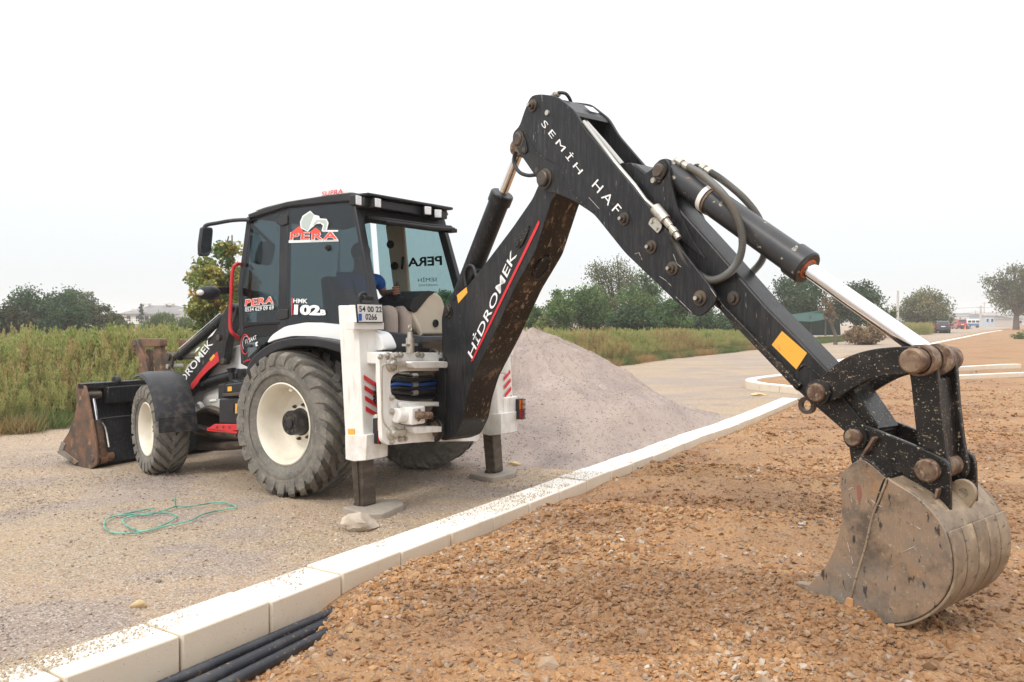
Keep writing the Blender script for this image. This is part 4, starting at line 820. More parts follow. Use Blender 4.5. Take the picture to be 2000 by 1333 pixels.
pc = MX(409, 573, 1.32); hd_ = MB(); hd_.lathe([(-.125, .0), (-.12, .035), (-.09, .062), (0, .078), (.07, .07), (.105, .045), (.11, 0)], pc, (MX(440, 573, 1.32) - pc), 22); pod = obj('indicator_light', hd_, PLS, root, ang=40)
lc = MX(391, 572, 1.29); obj('lens', MB().sphere(lc, .03, 12, (1.3, 1.3, 1.0)), LAMP, pod, ang=60)
obj('bracket', MB().beam(MX(420, 569, 1.32), MX(449, 567, 1.32), .05, .075), INT, pod, bev=.004)
# ---- loader arms, cylinders, bucket at the front
def hcyl(name, p0, pg, p1, rb, rr, mat=BLK, parent=None, n=24, gl=.05, rmat=CHR, eye=True):
    d = (p1 - p0).normalized(); L0 = (pg - p0).length; mb = MB()
    mb.lathe([(-.0, 0), (0, rb * .8), (.03, rb), (L0 - gl, rb), (L0 - gl, rb * 1.14), (L0 - .01, rb * 1.14), (L0, rb * 1.04), (L0, rr)], p0, d, n)
    if eye: mb.cyl(p0 - YV * rb * .7 - d * .03, p0 + YV * rb * .7 - d * .03, rb * .8, n=18)
    o = obj(name, mb, mat, parent or root, ang=30); obj('piston_rod', MB().cyl(p0 + d * (L0 - .02), p1, rr, n=20), rmat, o); obj('rod_eye', MB().cyl(p1 - YV * rr * 1.1, p1 + YV * rr * 1.1, rr * 1.7, n=18), PINM if rmat == CHR else mat, o); return o
RM = Matrix.Identity(4)
armpx = [(443, 596), (452, 592), (461, 597), (462, 612), (452, 640), (442, 672), (438, 704), (434, 714), (426, 712), (421, 702), (404, 722), (374, 762), (352, 790), (334, 800), (318, 788), (322, 766), (350, 738), (372, 712), (402, 676), (422, 650), (432, 622)]
for side in (1, -1):
    S = (lambda p: p) if side > 0 else mir
    P = rnd(My(armpx, .52), .05, 3); la = obj('loader_arm', MB().plate([S(p) for p in P], -YV * .10 * side), BLK, root, bev=.010)
    for q in ((452, 603), (436, 706), (427, 660)): c = S(MY(*q, .53)); obj('pin', MB().cyl(c - YV * .02 * side, c + YV * .015 * side, .035, n=18), BRS, la, bev=.004)
    if side > 0:
        text3('lettering', 'HİDROMEK', MY(345, 770, .52), MY(417, 672, .52), MY(333, 757, .52), WST, la, .008, nrm=YV, lift=.0035)
        sheet('red_decal', rnd(My([(425, 686), (429, 706), (408, 723), (390, 742), (388, 748), (376, 762), (372, 752), (384, 736), (392, 726)], .52), .015), RED, la, YV, .004)
        sheet('warning_sticker', My([(410, 702), (418, 692), (421, 696), (413, 706)], .52), ORG, la, YV, .006)
        sheet('white_decal', My([(385, 681), (380, 690), (387, 684), (392, 677)], .52), WST, la, YV); sheet('white_decal', My([(405, 662), (414, 652), (424, 642), (415, 656)], .52), WST, la, YV)
        for (c0, c1) in ((452, 603), (428, 700)): pass
    hcyl('tilt_cylinder', S(MY(449, 612, .44)), S(MY(350, 695, .44)), S(MY(335, 710, .44)), .052, .02)
    obj('level_rod', MB().cyl(S(MY(430, 613, .50)), S(MY(350, 682, .50)), .009, n=8), CHR, root)
    bc = [(318, 692), (330, 688), (338, 696), (334, 720), (346, 735), (352, 760), (340, 765), (320, 735)]
    bcr = obj('bellcrank', MB().plate([S(p) for p in rnd(My(bc, .50), .03)], -YV * .03 * side), BRS, root, bev=.005)
    obj('pin', MB().cyl(S(MY(326, 697, .52)), S(MY(326, 697, .52)) - YV * .35 * side, .045, n=18), BRS, bcr); obj('pin', MB().cyl(S(MY(326, 716, .52)), S(MY(326, 716, .52)) - YV * .2 * side, .028, n=18), ZNC, bcr)
    hcyl('lift_cylinder', S(MY(470, 730, .44)), S(MY(392, 751, .44)), S(MY(352, 764, .44)), .062, .028)
lt = MB().cyl(MY(452, 603, .5), mir(MY(452, 603, .5)), .035); lt.cyl(MY(372, 745, .45), mir(MY(372, 745, .45)), .06); lt.box(MY(462, 690, 0) , (.18, .7, .55)); obj('loader_cross_tube', lt, BRS, root)
# folded fork carriage standing on the loader frame
fk = MB()
def fb(px, y, w_): fk.plate(rnd(My(px, y), .015, 2), -YV * w_)
fb([(268, 662), (312, 662), (313, 677), (270, 678)], .20, .10); fb([(257, 665), (266, 663), (272, 678), (284, 700), (291, 735), (272, 740), (270, 700), (262, 684), (256, 680)], .24, .05)
fb([(300, 676), (313, 676), (316, 735), (302, 735)], .16, .07); fb([(284, 682), (292, 682), (294, 728), (286, 728)], .05, .05); fb([(349, 664), (362, 662), (368, 674), (356, 684), (349, 680)], -.1, .1)
fc = obj('fork_carriage', fk, RSB, root, bev=.006); obj('pin', MB().cyl(MY(261, 671, .26), MY(261, 671, .1), .03), PINM, fc); obj('pin', MB().cyl(MY(261, 681, .26), MY(261, 681, .1), .026), PINM, fc)
cheek = [(148, 751), (156, 748), (165, 754), (170, 775), (177, 812), (186, 862), (190, 893), (189, 908), (175, 918), (164, 916), (136, 898), (112, 884), (120, 866), (133, 846), (146, 812), (150, 785)]
CY = 1.12
lb = obj('front_bucket', MB().plate(rnd(My(cheek, CY), .03, 2), -YV * .03), RSB, root, bev=.006)
obj('bucket_cheek', MB().plate([mir(p) for p in rnd(My(cheek, CY), .03, 2)], YV * .03), RSB, lb, bev=.006)
bk = My([(165, 754), (170, 775), (177, 812), (186, 862), (190, 893), (189, 908), (175, 918), (164, 916), (136, 898), (112, 884)], CY - .01); bk = [p + XV * q for p, q in zip(bk, (.06, .15, .19, .19, .12, .06, 0, 0, 0, 0))]
th = [p + Vector((.02, 0, .01)) for p in bk]; mb = MB(); mb.plate(bk + th[::-1], -YV * (2 * CY - .02)); obj('bucket_shell', mb, BLK, lb, bev=.003)
tb = MY(157, 755, CY); mb = MB().box((tb.x - .01, 0, tb.z), (.14, 2 * CY, .07)); mb.box((tb.x - .10, 0, tb.z - .12), (.10, 2 * CY - .5, .2)); mb.cyl((tb.x - .02, .72, tb.z + .03), (tb.x - .02, .66, tb.z + .03), .07, n=16)
mb.box((3.80, 0, .42), (.05, 1.9, .42)); mb.box((3.66, 0, .10), (.07, 2.16, .05)); 
for y_ in (.42, .52, -.42, -.52): mb.plate([Vector((3.8, y_, .75)), Vector((3.3, y_, .55)), Vector((3.25, y_, .25)), Vector((3.62, y_, .1))], YV * .03)
obj('bucket_back_frame', mb, BLK, lb, bev=.008)
for s_ in (1, -1):
    q = [MY(181, 772, 1.0), MY(188, 822, 1.0), MY(200, 893, 1.0)]
    if s_ < 0: q = [mir(p) for p in q]
    c_ = hcyl('clam_cylinder', q[2], q[1], q[0], .062, .028, RSB, lb)
    obj('cylinder_bracket', MB().cyl(q[0] - YV * .09, q[0] + YV * .09, .055, n=16).box(q[0] + Vector((.12, 0, .02)), (.24, .16, .1)), BRS, lb, bev=.006); obj('cylinder_bracket', MB().cyl(q[2] - YV * .13, q[2] + YV * .13, .045, n=16).box(q[2] + Vector((.05, 0, -.02)), (.14, .22, .08)), RSB, lb, bev=.006)
    obj('hose', MB().tube(cr([q[1] + Vector((-.07, .0, .02)), q[1] + Vector((-.10, -.25 * s_, .03)), q[1] + Vector((-.1, -.6 * s_, .02))], 8), .012, 8), RUB, lb)
    obj('hose', MB().tube(cr([q[1] + Vector((-.08, -.03 * s_, -.02)), q[1] + Vector((-.10, -.06 * s_, -.1)), q[2] + Vector((-.08, -.04 * s_, .12))], 8), .010, 8), ZNC, lb)
mb = MB(); e = My([(120, 862), (127, 868), (122, 880), (140, 893), (152, 903), (146, 908), (128, 896), (112, 885)], CY + .012); mb.plate(e, YV * -.03); obj('cutting_edge', mb, RST, lb, bev=.004)
# ---- rear carriage frame, stabilisers, hoses
FX = -1.30
outer = rnd(Mx([(741, 698), (749, 690), (820, 689), (936, 690), (936, 862), (829, 863), (757, 870), (747, 861), (743, 760)], FX), .04)
h1 = rnd(Mx([(762, 740), (775, 727), (800, 725), (925, 724), (925, 786), (812, 785), (775, 782), (763, 770)], FX), .05)
h2 = rnd(Mx([(768, 806), (778, 798), (836, 794), (925, 794), (925, 834), (836, 834), (782, 830), (768, 822)], FX), .04)
car = obj('carriage_frame', MB().plate(outer, XV * .045, [h1, h2]), WHT, root, bev=.006)
for q in ((741, 697), (755, 694), (773, 693.5), (781, 693.5), (815, 693), (822, 694), (764, 777), (764.5, 804), (764, 863), (781, 858), (790, 857)):
    c = MX(*q, FX); mb = MB(); mb.cyl(c, c - XV * .02, .026, .024, 10); mb.cyl(c - XV * .02, c - XV * .032, .017, .016, 6); obj('bolt', mb, ZNC, car)
for q in ((764, 712), (766, 847)):
    c = MX(*q, FX); mb = MB().lathe([(0, .065), (.02, .062), (.028, .035), (.05, .032), (.052, 0)], c, -XV, 20); mb.box(c + Vector((-.03, -.06, -.0)), (.04, .13, .05)); obj('slide_clamp', mb, ZNC, car, bev=.003)
obj('hydraulic_pipe', MB().tube(cr([MX(766, 712, FX - .06), MX(752, 712, FX - .06), MX(746, 722, FX - .05), MX(746, 780, FX - .04), MX(748, 820, FX - .04), MX(762, 842, FX - .06)], 6), .008, 8).tube(cr([MX(766, 710, FX - .06), MX(776, 713, FX - .06), MX(780, 728, FX - .05), (MX(800, 730, FX - .03))], 6), .007, 8), ZNC, car)
# arms from the frame to the kingpost
mb = MB(); mb.plate(rnd(Mx([(785, 706), (858, 706), (858, 718), (792, 719)], FX - .01), .02), XV * -.10); mb.plate(rnd(Mx([(790, 832), (850, 832), (850, 842), (792, 846)], FX - .01), .02), XV * -.10); mb.plate(rnd(Mx([(776, 786), (850, 786), (850, 792), (776, 796)], FX - .01), .02), XV * -.035)
obj('carriage_arm', mb, WHT, car, bev=.008)
mb = MB().box(MX(806, 811, FX - .08), (.14, .17, .15)); mb.cyl(MX(772, 812, FX - .04), MX(800, 811, FX - .06), .065, n=20); sc_ = obj('swing_cylinder', mb, WHT, car, bev=.012)
c = MX(812, 811, FX - .16); obj('swing_rod', MB().cyl(c, MX(842, 812, FX - .2), .032, n=16).lathe([(0, .06), (.02, .06), (.022, .03)], MX(812, 811, FX - .12), MX(842, 812, FX - .16) - MX(812, 811, FX - .12), 18), PINM, sc_)
mb = MB(); a = MX(801, 690, FX - .02); mb.cyl(a, a + ZV * .13, .036, n=18); mb.cyl(a + ZV * .13, a + ZV * .18, .026, .022, 18); mb.box(a + Vector((0, 0, .07)), (.05, .15, .02)); mb.lathe([(-.005, .022), (0, .027), (.005, .022), (0, .017)], a + ZV * .215, XV, 16, close=True); obj('locking_pin', mb, ZNC, car)
for k in range(18):
    z1 = 731 + (k % 9) * 5.6; b1 = random.uniform(-4, 7); dx = random.uniform(.04, .16); m_ = BLU if k in (12, 5) else RUB
    pts = [MX(734, 742 + k * 2.6, FX + .2 + dx), MX(768, z1 + b1, FX + dx), MX(805, z1 + 3 + b1 * .5, FX - .03 + dx), MX(842, z1 + random.uniform(-3, 5), FX - .03 + dx), MX(868, z1 - 4, FX + .05 + dx)]
    hs = obj('hydraulic_hose', MB().tube(cr(pts, 7), random.choice((.011, .013, .0145)), 9), m_, car)
    if k % 3 == 0: p = pts[2]; obj('hose_fitting', MB().cyl(p, pts[2].lerp(pts[3], .25), .022, n=6), ZNC, car)
for k in range(4): obj('hydraulic_hose', MB().tube(cr([MX(722, 776 + k * 7, -1.0), MX(734, 765 + k * 7, -1.1), MX(752, 758 + k * 6, FX + .06)], 6), .012, 8), RUB, car)
mb = MB(); mb.plate(Mx([(739, 700), (850, 700), (850, 860), (745, 860)], FX + .45), XV * .05); obj('rear_frame_backing', mb, BRS, car)
# kingpost
kp0 = LK + Vector((.08, .02, 0)); mb = MB(); mb.cyl(kp0 + ZV * .62, kp0 + ZV * 1.38, .10, n=24)
mb.plate(rnd([BP(a, b, .17) for a, b in [(818, 700), (868, 700), (870, 800), (862, 850), (836, 860), (828, 848), (840, 806), (846, 790), (846, 712), (818, 706)]], .03), -LBN * .34)
kg = obj('kingpost', mb, BLK, root, bev=.008)
c = BP(849, 726, .18); obj('pin', MB().lathe([(0, .05), (.015, .05), (.02, .03), (.02, 0)], c, LBN, 20), BRS, kg)
mb = MB().plate(rnd([BP(a, b, .2) for a, b in [(838, 818), (852, 812), (866, 824), (870, 846), (858, 864), (842, 862), (834, 850)]], .04), LBN * .03); obj('kingpost_boss', mb, BLKD, kg, bev=.008)
c = BP(850, 838, .23); obj('pin', MB().lathe([(0, .062), (.02, .062), (.024, .04), (.03, .036), (.03, 0)], c, LBN, 24), PINM, kg)
mb = MB().plate([BP(a, b, .12) for a, b in [(822, 668), (862, 664), (864, 700), (848, 698), (838, 680), (826, 682)]], -LBN * .3); mb.tube(cr([BP(840, 690, .14), BP(846, 684, .16), BP(856, 690, .17), BP(852, 700, .16)], 6), .012, 8); obj('swing_stop', mb, BRS, kg, bev=.006)
# stabilisers
def stab(side):
    S = (lambda p: p) if side > 0 else mir; Y_ = YV * side
    YO = 1.15 if side > 0 else 1.02; P = [Vector((p.x, YO, p.z)) for p in My([(660, 597), (697, 597), (712, 896), (676, 896)], 1.15)]; col_ = MB().plate([S(p) for p in P], -Y_ * (.235 if side > 0 else .27))
    a = S(MY(697, 690, 1.15)); sl_ = obj('stabiliser', col_, WHT, root, bev=.010)
    P = My([(690, 850), (673, 850), (674, 898), (690, 902), (714, 900), (715, 850)], 1.165); P = [Vector((p.x, YO + .012, p.z)) for p in P]; obj('sleeve_collar', MB().plate([S(p) for p in P], -Y_ * (.26 if side > 0 else .295)), WHT, sl_, bev=.006)
    P = My([(684, 890), (705, 890), (711, 990), (692, 990)], 1.06); P = [p - YV * (.10 if side < 0 else 0) for p in P]; obj('stabiliser_leg', MB().plate([S(p) for p in P], -Y_ * .15), BRS, sl_, bev=.010)
    q = [S(MY(a_, b_, 1.075)) for a_, b_ in ((692, 895), (696, 895), (701, 985), (697, 985))]; q = [p + Y_ * (-.115 if side < 0 else -.013) for p in q]; obj('leg_rib', MB().plate(q, Y_ * .008), BRS, sl_)
    c = S(MY(707, 985, 1.0)) - Y_ * (.12 if side < 0 else .02); obj('foot_pivot', MB().cyl(c - Y_ * .09 + XV * 0, c + Y_ * .09, .035).box(c - ZV * .03, (.2, .22, .02)), BRS, sl_, bev=.004)
    # shackle plates to the carriage
    mb = MB(); w0 = S(MY(712, 700, .86)); mb.box((-1.12, (.99 if side > 0 else .78) * side, 1.33), (.18, .15, .10)); mb.box((-1.12, (.95 if side > 0 else .76) * side, 1.20), (.14, .06, .2)); obj('mounting_bracket', mb, WHT, sl_, bev=.01)
    xr = lambda z: S(MY(697, 597, 1.15)).x - (1.78 - z) * .075 
    # hazard stripes on the rear face
    z1 = 1.19 if side > 0 else 1.13; (y0, y1) = (.985, 1.12) if side > 0 else (.86, .98); TY = 1.03 if side > 0 else 1.045
    for k in range(4):
        zz = z1 - .03 - k * .088
        A = [(y1, zz + .03), (y0, zz - .045), (y0, zz - .085), (y1, zz - .01)] if side > 0 else [(y0, zz - .045), (y1, zz + .03), (y1, zz - .01), (y0, zz - .085)]
        P = [Vector((xr(z_) - .004, y_ * side, z_)) for y_, z_ in A]; obj('warning_stripe', MB().plate(P, -XV * .0015), REDS, sl_)
    tl = MB().box((xr(.62) - .05, TY * side, .825), (.10, .10, .02)); tl.box((xr(.6) - .05, TY * side, .60), (.10, .1, .02)); 
    for y_ in (TY - .045, TY + .045): tl.box((xr(.55) - .05, y_ * side, .712), (.10, .008, .24))
    bx = obj('tail_light', MB().box((xr(.55) - .035, TY * side, .712), (.05, .085, .215)), RUB, sl_, bev=.006)
    obj('lens', MB().box((xr(.55) - .064, TY * side, .60), (.012, .075, .10)), TLO, bx, bev=.004) if False else None
    obj('tail_lens', MB().box((xr(.6) - .064, TY * side, .76), (.014, .072, .095)), TLO, sl_, bev=.004); obj('tail_lens', MB().box((xr(.5) - .064, TY * side, .66), (.014, .072, .095)), TLR, sl_, bev=.004)
    obj('lamp_bracket', MB().box((xr(.6) + .03, (TY - .10) * side, .712), (.10, .20, .27)), WHT, sl_, bev=.01)
    g_ = MB()
    for dy in (-.03, 0, .03): g_.box((xr(.55) - .085, (TY + dy) * side, .712), (.006, .006, .22))
    for dz in (-.1, -.05, 0, .05, .1): g_.box((xr(.55) - .085, TY * side, .712 + dz), (.006, .09, .006))
    obj('lamp_guard', g_, RUB, sl_)
    if side > 0:
        sheet('warning_sticker', My([(680, 838), (693, 838), (694, 855), (681, 855)], 1.15), ORG, sl_, YV, .005); P = [Vector((xr(.5) - .012, y_, z_)) for y_, z_ in ((.96, .49), (1.0, .56), (1.04, .49))]; obj('warning_sticker', MB().plate(P, -XV * .002), ORG, sl_)
    return sl_, xr
stL, xr = stab(1); stR, _ = stab(-1)
PX = -1.10
obj('plate_bracket', MB().plate(Mx([(691, 628), (750, 630), (750, 644), (692, 644)], PX + .02), XV * .1), WHT, stL, bev=.004)
obj('plate_bracket', MB().plate(Mx([(697, 596), (735, 597), (735, 640), (697, 640)], PX + .03), XV * .1), WHT, stL, bev=.004)
lp = obj('number_plate', MB().plate(rnd(Mx([(695, 592), (747.5, 594), (749.5, 631), (698.5, 631)], PX), .01), XV * .012), RUB, stL, bev=.003)
sheet('plate_face', Mx([(697, 594.5), (745.5, 596), (747.3, 629), (700.3, 629)], PX), WST, stL, -XV)
sheet('plate_band', Mx([(699.5, 613), (706, 613), (706.3, 627), (700.2, 627)], PX), PLB, stL, -XV, .0045)
text3('lettering', '54 00 22', MX(701, 609.5, PX), MX(745, 610.5, PX), MX(700.3, 598, PX), INT, stL, .015, nrm=-XV, lift=.006)
text3('lettering', '0266', MX(713, 625, PX), MX(735.5, 625.5, PX), MX(712.6, 613, PX), INT, stL, .015, nrm=-XV, lift=.006)
mb = MB(); p = MX(706, 590, PX + .03); mb.tube(cr([p + ZV * -.03, p + Vector((0, .02, .05)), p + Vector((0, -.04, .075)), p + Vector((0, -.07, .03))], 5), .014, 8); mb.box(p + Vector((-.02, -.05, .03)), (.05, .1, .04)); obj('plate_lamp', mb, RUB, stL, bev=.006)
# ---- boom
def BT(t, z, o=0.0): return LK + LBD * t + LBN * o + ZV * (z - LK.z)
def tz(px, py, o): p = BP(px, py, o) - LK; return (p.dot(LBD), p.z + LK.z)
def bpoly(px, o): return [BP(a, b, o) for a, b in px]
def bpin(px, py, o, r, back, mat=BRS, parent=None, name='pin', collar=True, out=.03):
    c = BP(px, py, o); mb = MB().lathe([(-back, 0), (-back, r), (out - .008, r), (out, r * .85), (out, 0)], c, LBN, 26)
    if collar: mb.lathe([(-.002, r * 1.35), (.012, r * 1.33), (.014, r)], c, LBN, 26)
    return obj(name, mb, mat, parent)
BW = .145
boompx = [(862, 622), (866, 604), (876, 594), (890, 588), (950, 512), (1000, 446), (1040, 388), (1052, 360), (1062, 345), (1078, 350), (1086, 372), (1075, 399), (1045, 494), (1005, 564), (962, 660), (923, 738), (910, 781), (903, 821), (888, 853), (866, 862), (850, 850), (840, 838), (846, 815), (860, 800), (866, 760)]
P = rnd(bpoly(boompx, BW), .04, 4)
bo = MB(); bo.plate(P, -LBN * 2 * BW); n_ = len(P)
# the outward-facing wall carries the muddier paint
for i, f in enumerate(bo.f):
    if len(f) == 4:
        m_ = sum((Vector(bo.v[k]) for k in f), Vector()) / 4; nn = (Vector(bo.v[f[1]]) - Vector(bo.v[f[0]])).cross(Vector(bo.v[f[2]]) - Vector(bo.v[f[1]])).normalized()
        tt = (m_ - LK).dot(LBD); 
        if tt > .32 and abs(nn.dot(LBD)) > .3 and m_.z < 2.75 and tt > (m_.z * .42 - .1): bo.mi[i] = 1
boom = obj('boom', bo, [BLK, BLKU], root, bev=.006, ang=30)
text3('lettering', 'HİDROMEK', BP(922.7, 701.8, BW), BP(1010.7, 497.6, BW), BP(911, 684.8, BW), WST, boom, .008, nrm=LBN, lift=.004)
sheet('red_stripe', bpoly([(920, 707), (1053, 430), (1055, 436), (1050, 448), (925, 704)], BW), REDS, boom, LBN, .005)
sheet('warning_sticker', bpoly([(893, 577), (912, 561), (914, 572), (896, 593)], BW), ORG, boom, LBN, .005)
bpin(876, 608, BW, .048, .0, BLKD, boom); bpin(1013, 474, BW, .03, 0, BLKD, boom, out=.02)
obj('boom_bracket', MB().plate(rnd(bpoly([(1007, 476), (1014, 458), (1024, 444), (1033, 440), (1030, 455), (1020, 478), (1012, 486)], BW + .012), .015), -LBN * .012), BLKD, boom, bev=.003)
# eye-shaped opening in the outer wall
c = BP(1063, 520, -.03); a0 = BP(1045, 494, BW); a1 = BP(1005, 564, BW); dirv = (a0 - a1).normalized(); on = dirv.cross(LBN).normalized(); on = on if on.dot(LBD) > 0 else -on
m0 = (BP(1030, 520, BW) - LBN * BW); 
ring = [m0 + on * .012 + dirv * (.11 * math.cos(a)) + LBN * (.055 * math.sin(a)) for a in np.linspace(0, 2 * math.pi, 25)]; obj('opening_rim', MB().tube(ring, .012, 8, cap=False), BLKU, boom); obj('boom_opening', MB().plate(ring[:-1], on * .004), INT, boom)
mb = MB().plate(rnd(bpoly([(905, 560), (915, 553), (928, 528), (922, 520), (908, 540)], .07), .02), -LBN * .14); obj('cylinder_lug', mb, BLK, boom, bev=.005)
for o_ in (.09, .05): obj('hose', MB().tube(cr([BP(910, 560, o_), BP(908, 535, o_), BP(915, 520, o_), BP(925, 522, o_), BP(930, 540, o_)], 6), .014, 8), RUB, boom)
t0 = tz(896, 596, .0); tg = tz(988, 384, 0); tp = tz(1016, 290, 0)
hcyl('boom_cylinder', BT(*t0), BT(*tg), BT(*tp), .088, .042, BLK, boom, gl=.09)
# ---- dipper housing
DW = .185
hpx = [(1036, 187), (1055, 184), (1087, 188), (1122, 216), (1141, 250), (1209, 332), (1265, 400), (1318, 471), (1400, 576), (1398, 592), (1370, 619), (1354, 617), (1318, 588), (1220, 494), (1160, 419), (1119, 392), (1085, 378), (1062, 374), (1047, 347), (1014, 299), (1000, 276), (1002, 258), (1014, 248), (1022, 222)]
P = rnd(bpoly(hpx, DW), .05, 3); dh = obj('dipper_housing', MB().plate(P, -LBN * .022), BLK, root, bev=.005, ang=30)
obj('housing_plate', MB().plate([p - LBN * (2 * DW - .022) for p in P], -LBN * .022), BLK, dh, bev=.005)
Pb = bpoly(hpx, 0)
def across(name, px, hw, th, mat, parent, px2=None):
    A = [BP(a, b, 0) for a, b in px]; mb = MB()
    for (a, b) in zip(A, A[1:]):
        d = (b - a).normalized(); nn = d.cross(LBN).normalized() * th
        mb.add([a + LBN * hw, b + LBN * hw, b - LBN * hw, a - LBN * hw] + [q + nn for q in (a + LBN * hw, b + LBN * hw, b - LBN * hw, a - LBN * hw)], [(0, 1, 2, 3), (7, 6, 5, 4), (0, 4, 5, 1), (1, 5, 6, 2), (2, 6, 7, 3), (3, 7, 4, 0)])
    return obj(name, mb, mat, parent, bev=.003)
hin = lambda a, b: tuple((BP(a, b, DW) - LBN * DW))
def across2(name, px, hw, th, mat, parent, sgn=1):
    A = [BP(a, b, DW) - LBN * DW for a, b in px]; mb = MB()
    for (a, b) in zip(A, A[1:]):
        d = (b - a).normalized(); nn = d.cross(LBN).normalized() * th * sgn; q = (a + LBN * hw, b + LBN * hw, b - LBN * hw, a - LBN * hw)
        mb.add(list(q) + [p + nn for p in q], [(0, 1, 2, 3), (7, 6, 5, 4), (0, 4, 5, 1), (1, 5, 6, 2), (2, 6, 7, 3), (3, 7, 4, 0)])
    return obj(name, mb, mat, parent, bev=.003)
across2('housing_top_plate', [(1058, 190), (1086, 192), (1119, 218), (1124, 226)], DW - .022, .012, BLK, dh)
across2('housing_back_plate', [(1040, 192), (1026, 222), (1018, 250)], DW - .022, .012, BLK, dh)
across2('housing_floor', [(1062, 368), (1119, 386), (1160, 412), (1220, 487)], DW - .022, .012, BLKU, dh)
sheet('white_sticker', [BP(a, b, DW) - LBN * (DW + q) for a, b, q in ((1100, 200, .03), (1112, 211, .03), (1112, 211, .12), (1100, 200, .12))], WST, dh, (BP(1100, 160, DW) - BP(1100, 200, DW)), .012)
for (a, b, r) in ((1041, 207, .026), (1220, 428, .024), (1273, 483, .024), (1314, 525, .024), (1368, 583, .026)):
    c = BP(a, b, DW); obj('adjuster_bolt', MB().lathe([(0, r * 1.9), (.010, r * 1.85), (.012, r * 1.2), (.03, r * 1.15), (.032, r * .6), (.05, r * .55), (.052, 0)], c, LBN, 18), BRS, dh, ang=30); obj('bolt_tip', MB().cyl(c + LBN * .05, c + LBN * .056, r * .5, n=12), ZNC, dh)
for (a, b) in ((1070, 221), (1025, 293), (1050, 333)): obj('bolt', MB().lathe([(0, .022), (.014, .02), (.015, 0)], BP(a, b, DW), LBN, 10), ZNC if b < 230 else BRS, dh)
bpin(1065, 350, DW, .058, 2 * DW + .03, BRS, dh, out=.045); bpin(1014, 273, DW, .05, 2 * DW + .03, BRS, dh, out=.03)
obj('pin_keeper', MB().plate(rnd(bpoly([(1044, 326), (1055, 330), (1074, 350), (1070, 366), (1056, 362), (1046, 342)], DW + .012), .03), -LBN * .012), BLK, dh, bev=.003)
obj('pin_keeper', MB().plate(rnd(bpoly([(1004, 262), (1016, 258), (1026, 274), (1030, 298), (1020, 302), (1008, 290)], DW + .012), .03), -LBN * .012), BLK, dh, bev=.003)
text3('lettering', 'SEMİH', BP(1057, 243, DW), BP(1131, 342, DW), BP(1068, 231, DW), WST, dh, .0, nrm=LBN, lift=.004, spacing=1.45)
text3('lettering', 'HAF.', BP(1156, 364, DW), BP(1212, 432, DW), BP(1168, 350, DW), WST, dh, .0, nrm=LBN, lift=.004, spacing=1.45)
def smear(px, o, w_, mat, parent):
    P = [BP(a, b, o) + LBN * .002 for a, b in px]; obj('weld_seam', MB().tube(cr(P, 6), w_, 6), mat, parent)
smear([(1024, 256), (1050, 300), (1092, 325), (1105, 360), (1150, 410), (1162, 413)], DW, .004, BLKD, dh)
SCR = pmat('paint_scratch', (.5, .46, .42), .7, layers=[dict(scale=30, lo=.5, hi=.6, col=(.05, .045, .04), amt=.9)])
for px in ([(1315, 497), (1322, 515), (1330, 522)], [(1288, 540), (1300, 548), (1312, 560)], [(1240, 496), (1248, 494), (1254, 508)], [(1320, 580), (1340, 600), (1352, 612)], [(1058, 186), (1059, 198)], [(1385, 560), (1399, 580)], [(1150, 386), (1170, 408)]): obj('scratch', MB().tube(bpoly(px, DW + .001), .0016, 5), SCR, dh)
# ---- telescopic dipper
AW = .10
dpx = [(1236, 318), (1262, 338), (1319, 400), (1393, 482), (1496, 600), (1556, 660), (1640, 748), (1612, 790), (1568, 774), (1553, 760), (1406, 598), (1300, 500), (1225, 400)]
mb = MB().plate(rnd(bpoly(dpx, AW), .02, 2), -LBN * 2 * AW); dip = obj('dipper', mb, BLK, root, bev=.012)
obj('dipper_rail', MB().plate(bpoly([(1398, 578), (1412, 596), (1562, 752), (1556, 764), (1400, 600)], AW + .03), -LBN * (2 * AW + .06)), BLKD, dip, bev=.004)
ipx = [(1560, 690), (1640, 745), (1719, 841), (1716, 862), (1690, 880), (1668, 875), (1655, 849), (1568, 774), (1540, 742)]
inn = obj('dipper_extension', MB().plate(bpoly(ipx, .092), -LBN * .184), BLKD, root, bev=.010)
obj('extension_cap', MB().plate(bpoly([(1648, 738), (1662, 752), (1719, 838), (1712, 846), (1655, 765)], .105), -LBN * .21), BLKD, inn, bev=.006)
smear([(1560, 723), (1570, 714), (1582, 719), (1610, 742), (1640, 770), (1690, 830)], AW, .006, BLKD, dip)
obj('tow_eye', MB().lathe([(-.015, .03), (-.015, .05), (.015, .05), (.015, .03)], BP(1577, 792, .02), LBN, 20, close=True), BRS, inn)
sheet('warning_sticker', bpoly([(1528, 647), (1577, 690), (1556, 722), (1508, 674)], AW), ORG, dip, LBN, .004)
for (a, b) in ((1433, 583), ): c = BP(a, b, AW); obj('adjuster_bolt', MB().lathe([(0, .045), (.01, .043), (.012, .028), (.03, .026), (.032, 0)], c, LBN, 16), BRS, dip)
epx = [(1236, 353), (1274, 331), (1283, 316), (1296, 309), (1306, 317), (1310, 359), (1322, 405), (1350, 466), (1380, 508), (1330, 470), (1262, 392)]
P = rnd(bpoly(epx, .115), .03, 3); ear = obj('cylinder_bracket', MB().plate(P, -LBN * .018), BLK, dip, bev=.004); obj('cylinder_bracket', MB().plate([p - LBN * .23 for p in P], -LBN * .018), BLK, dip, bev=.004)
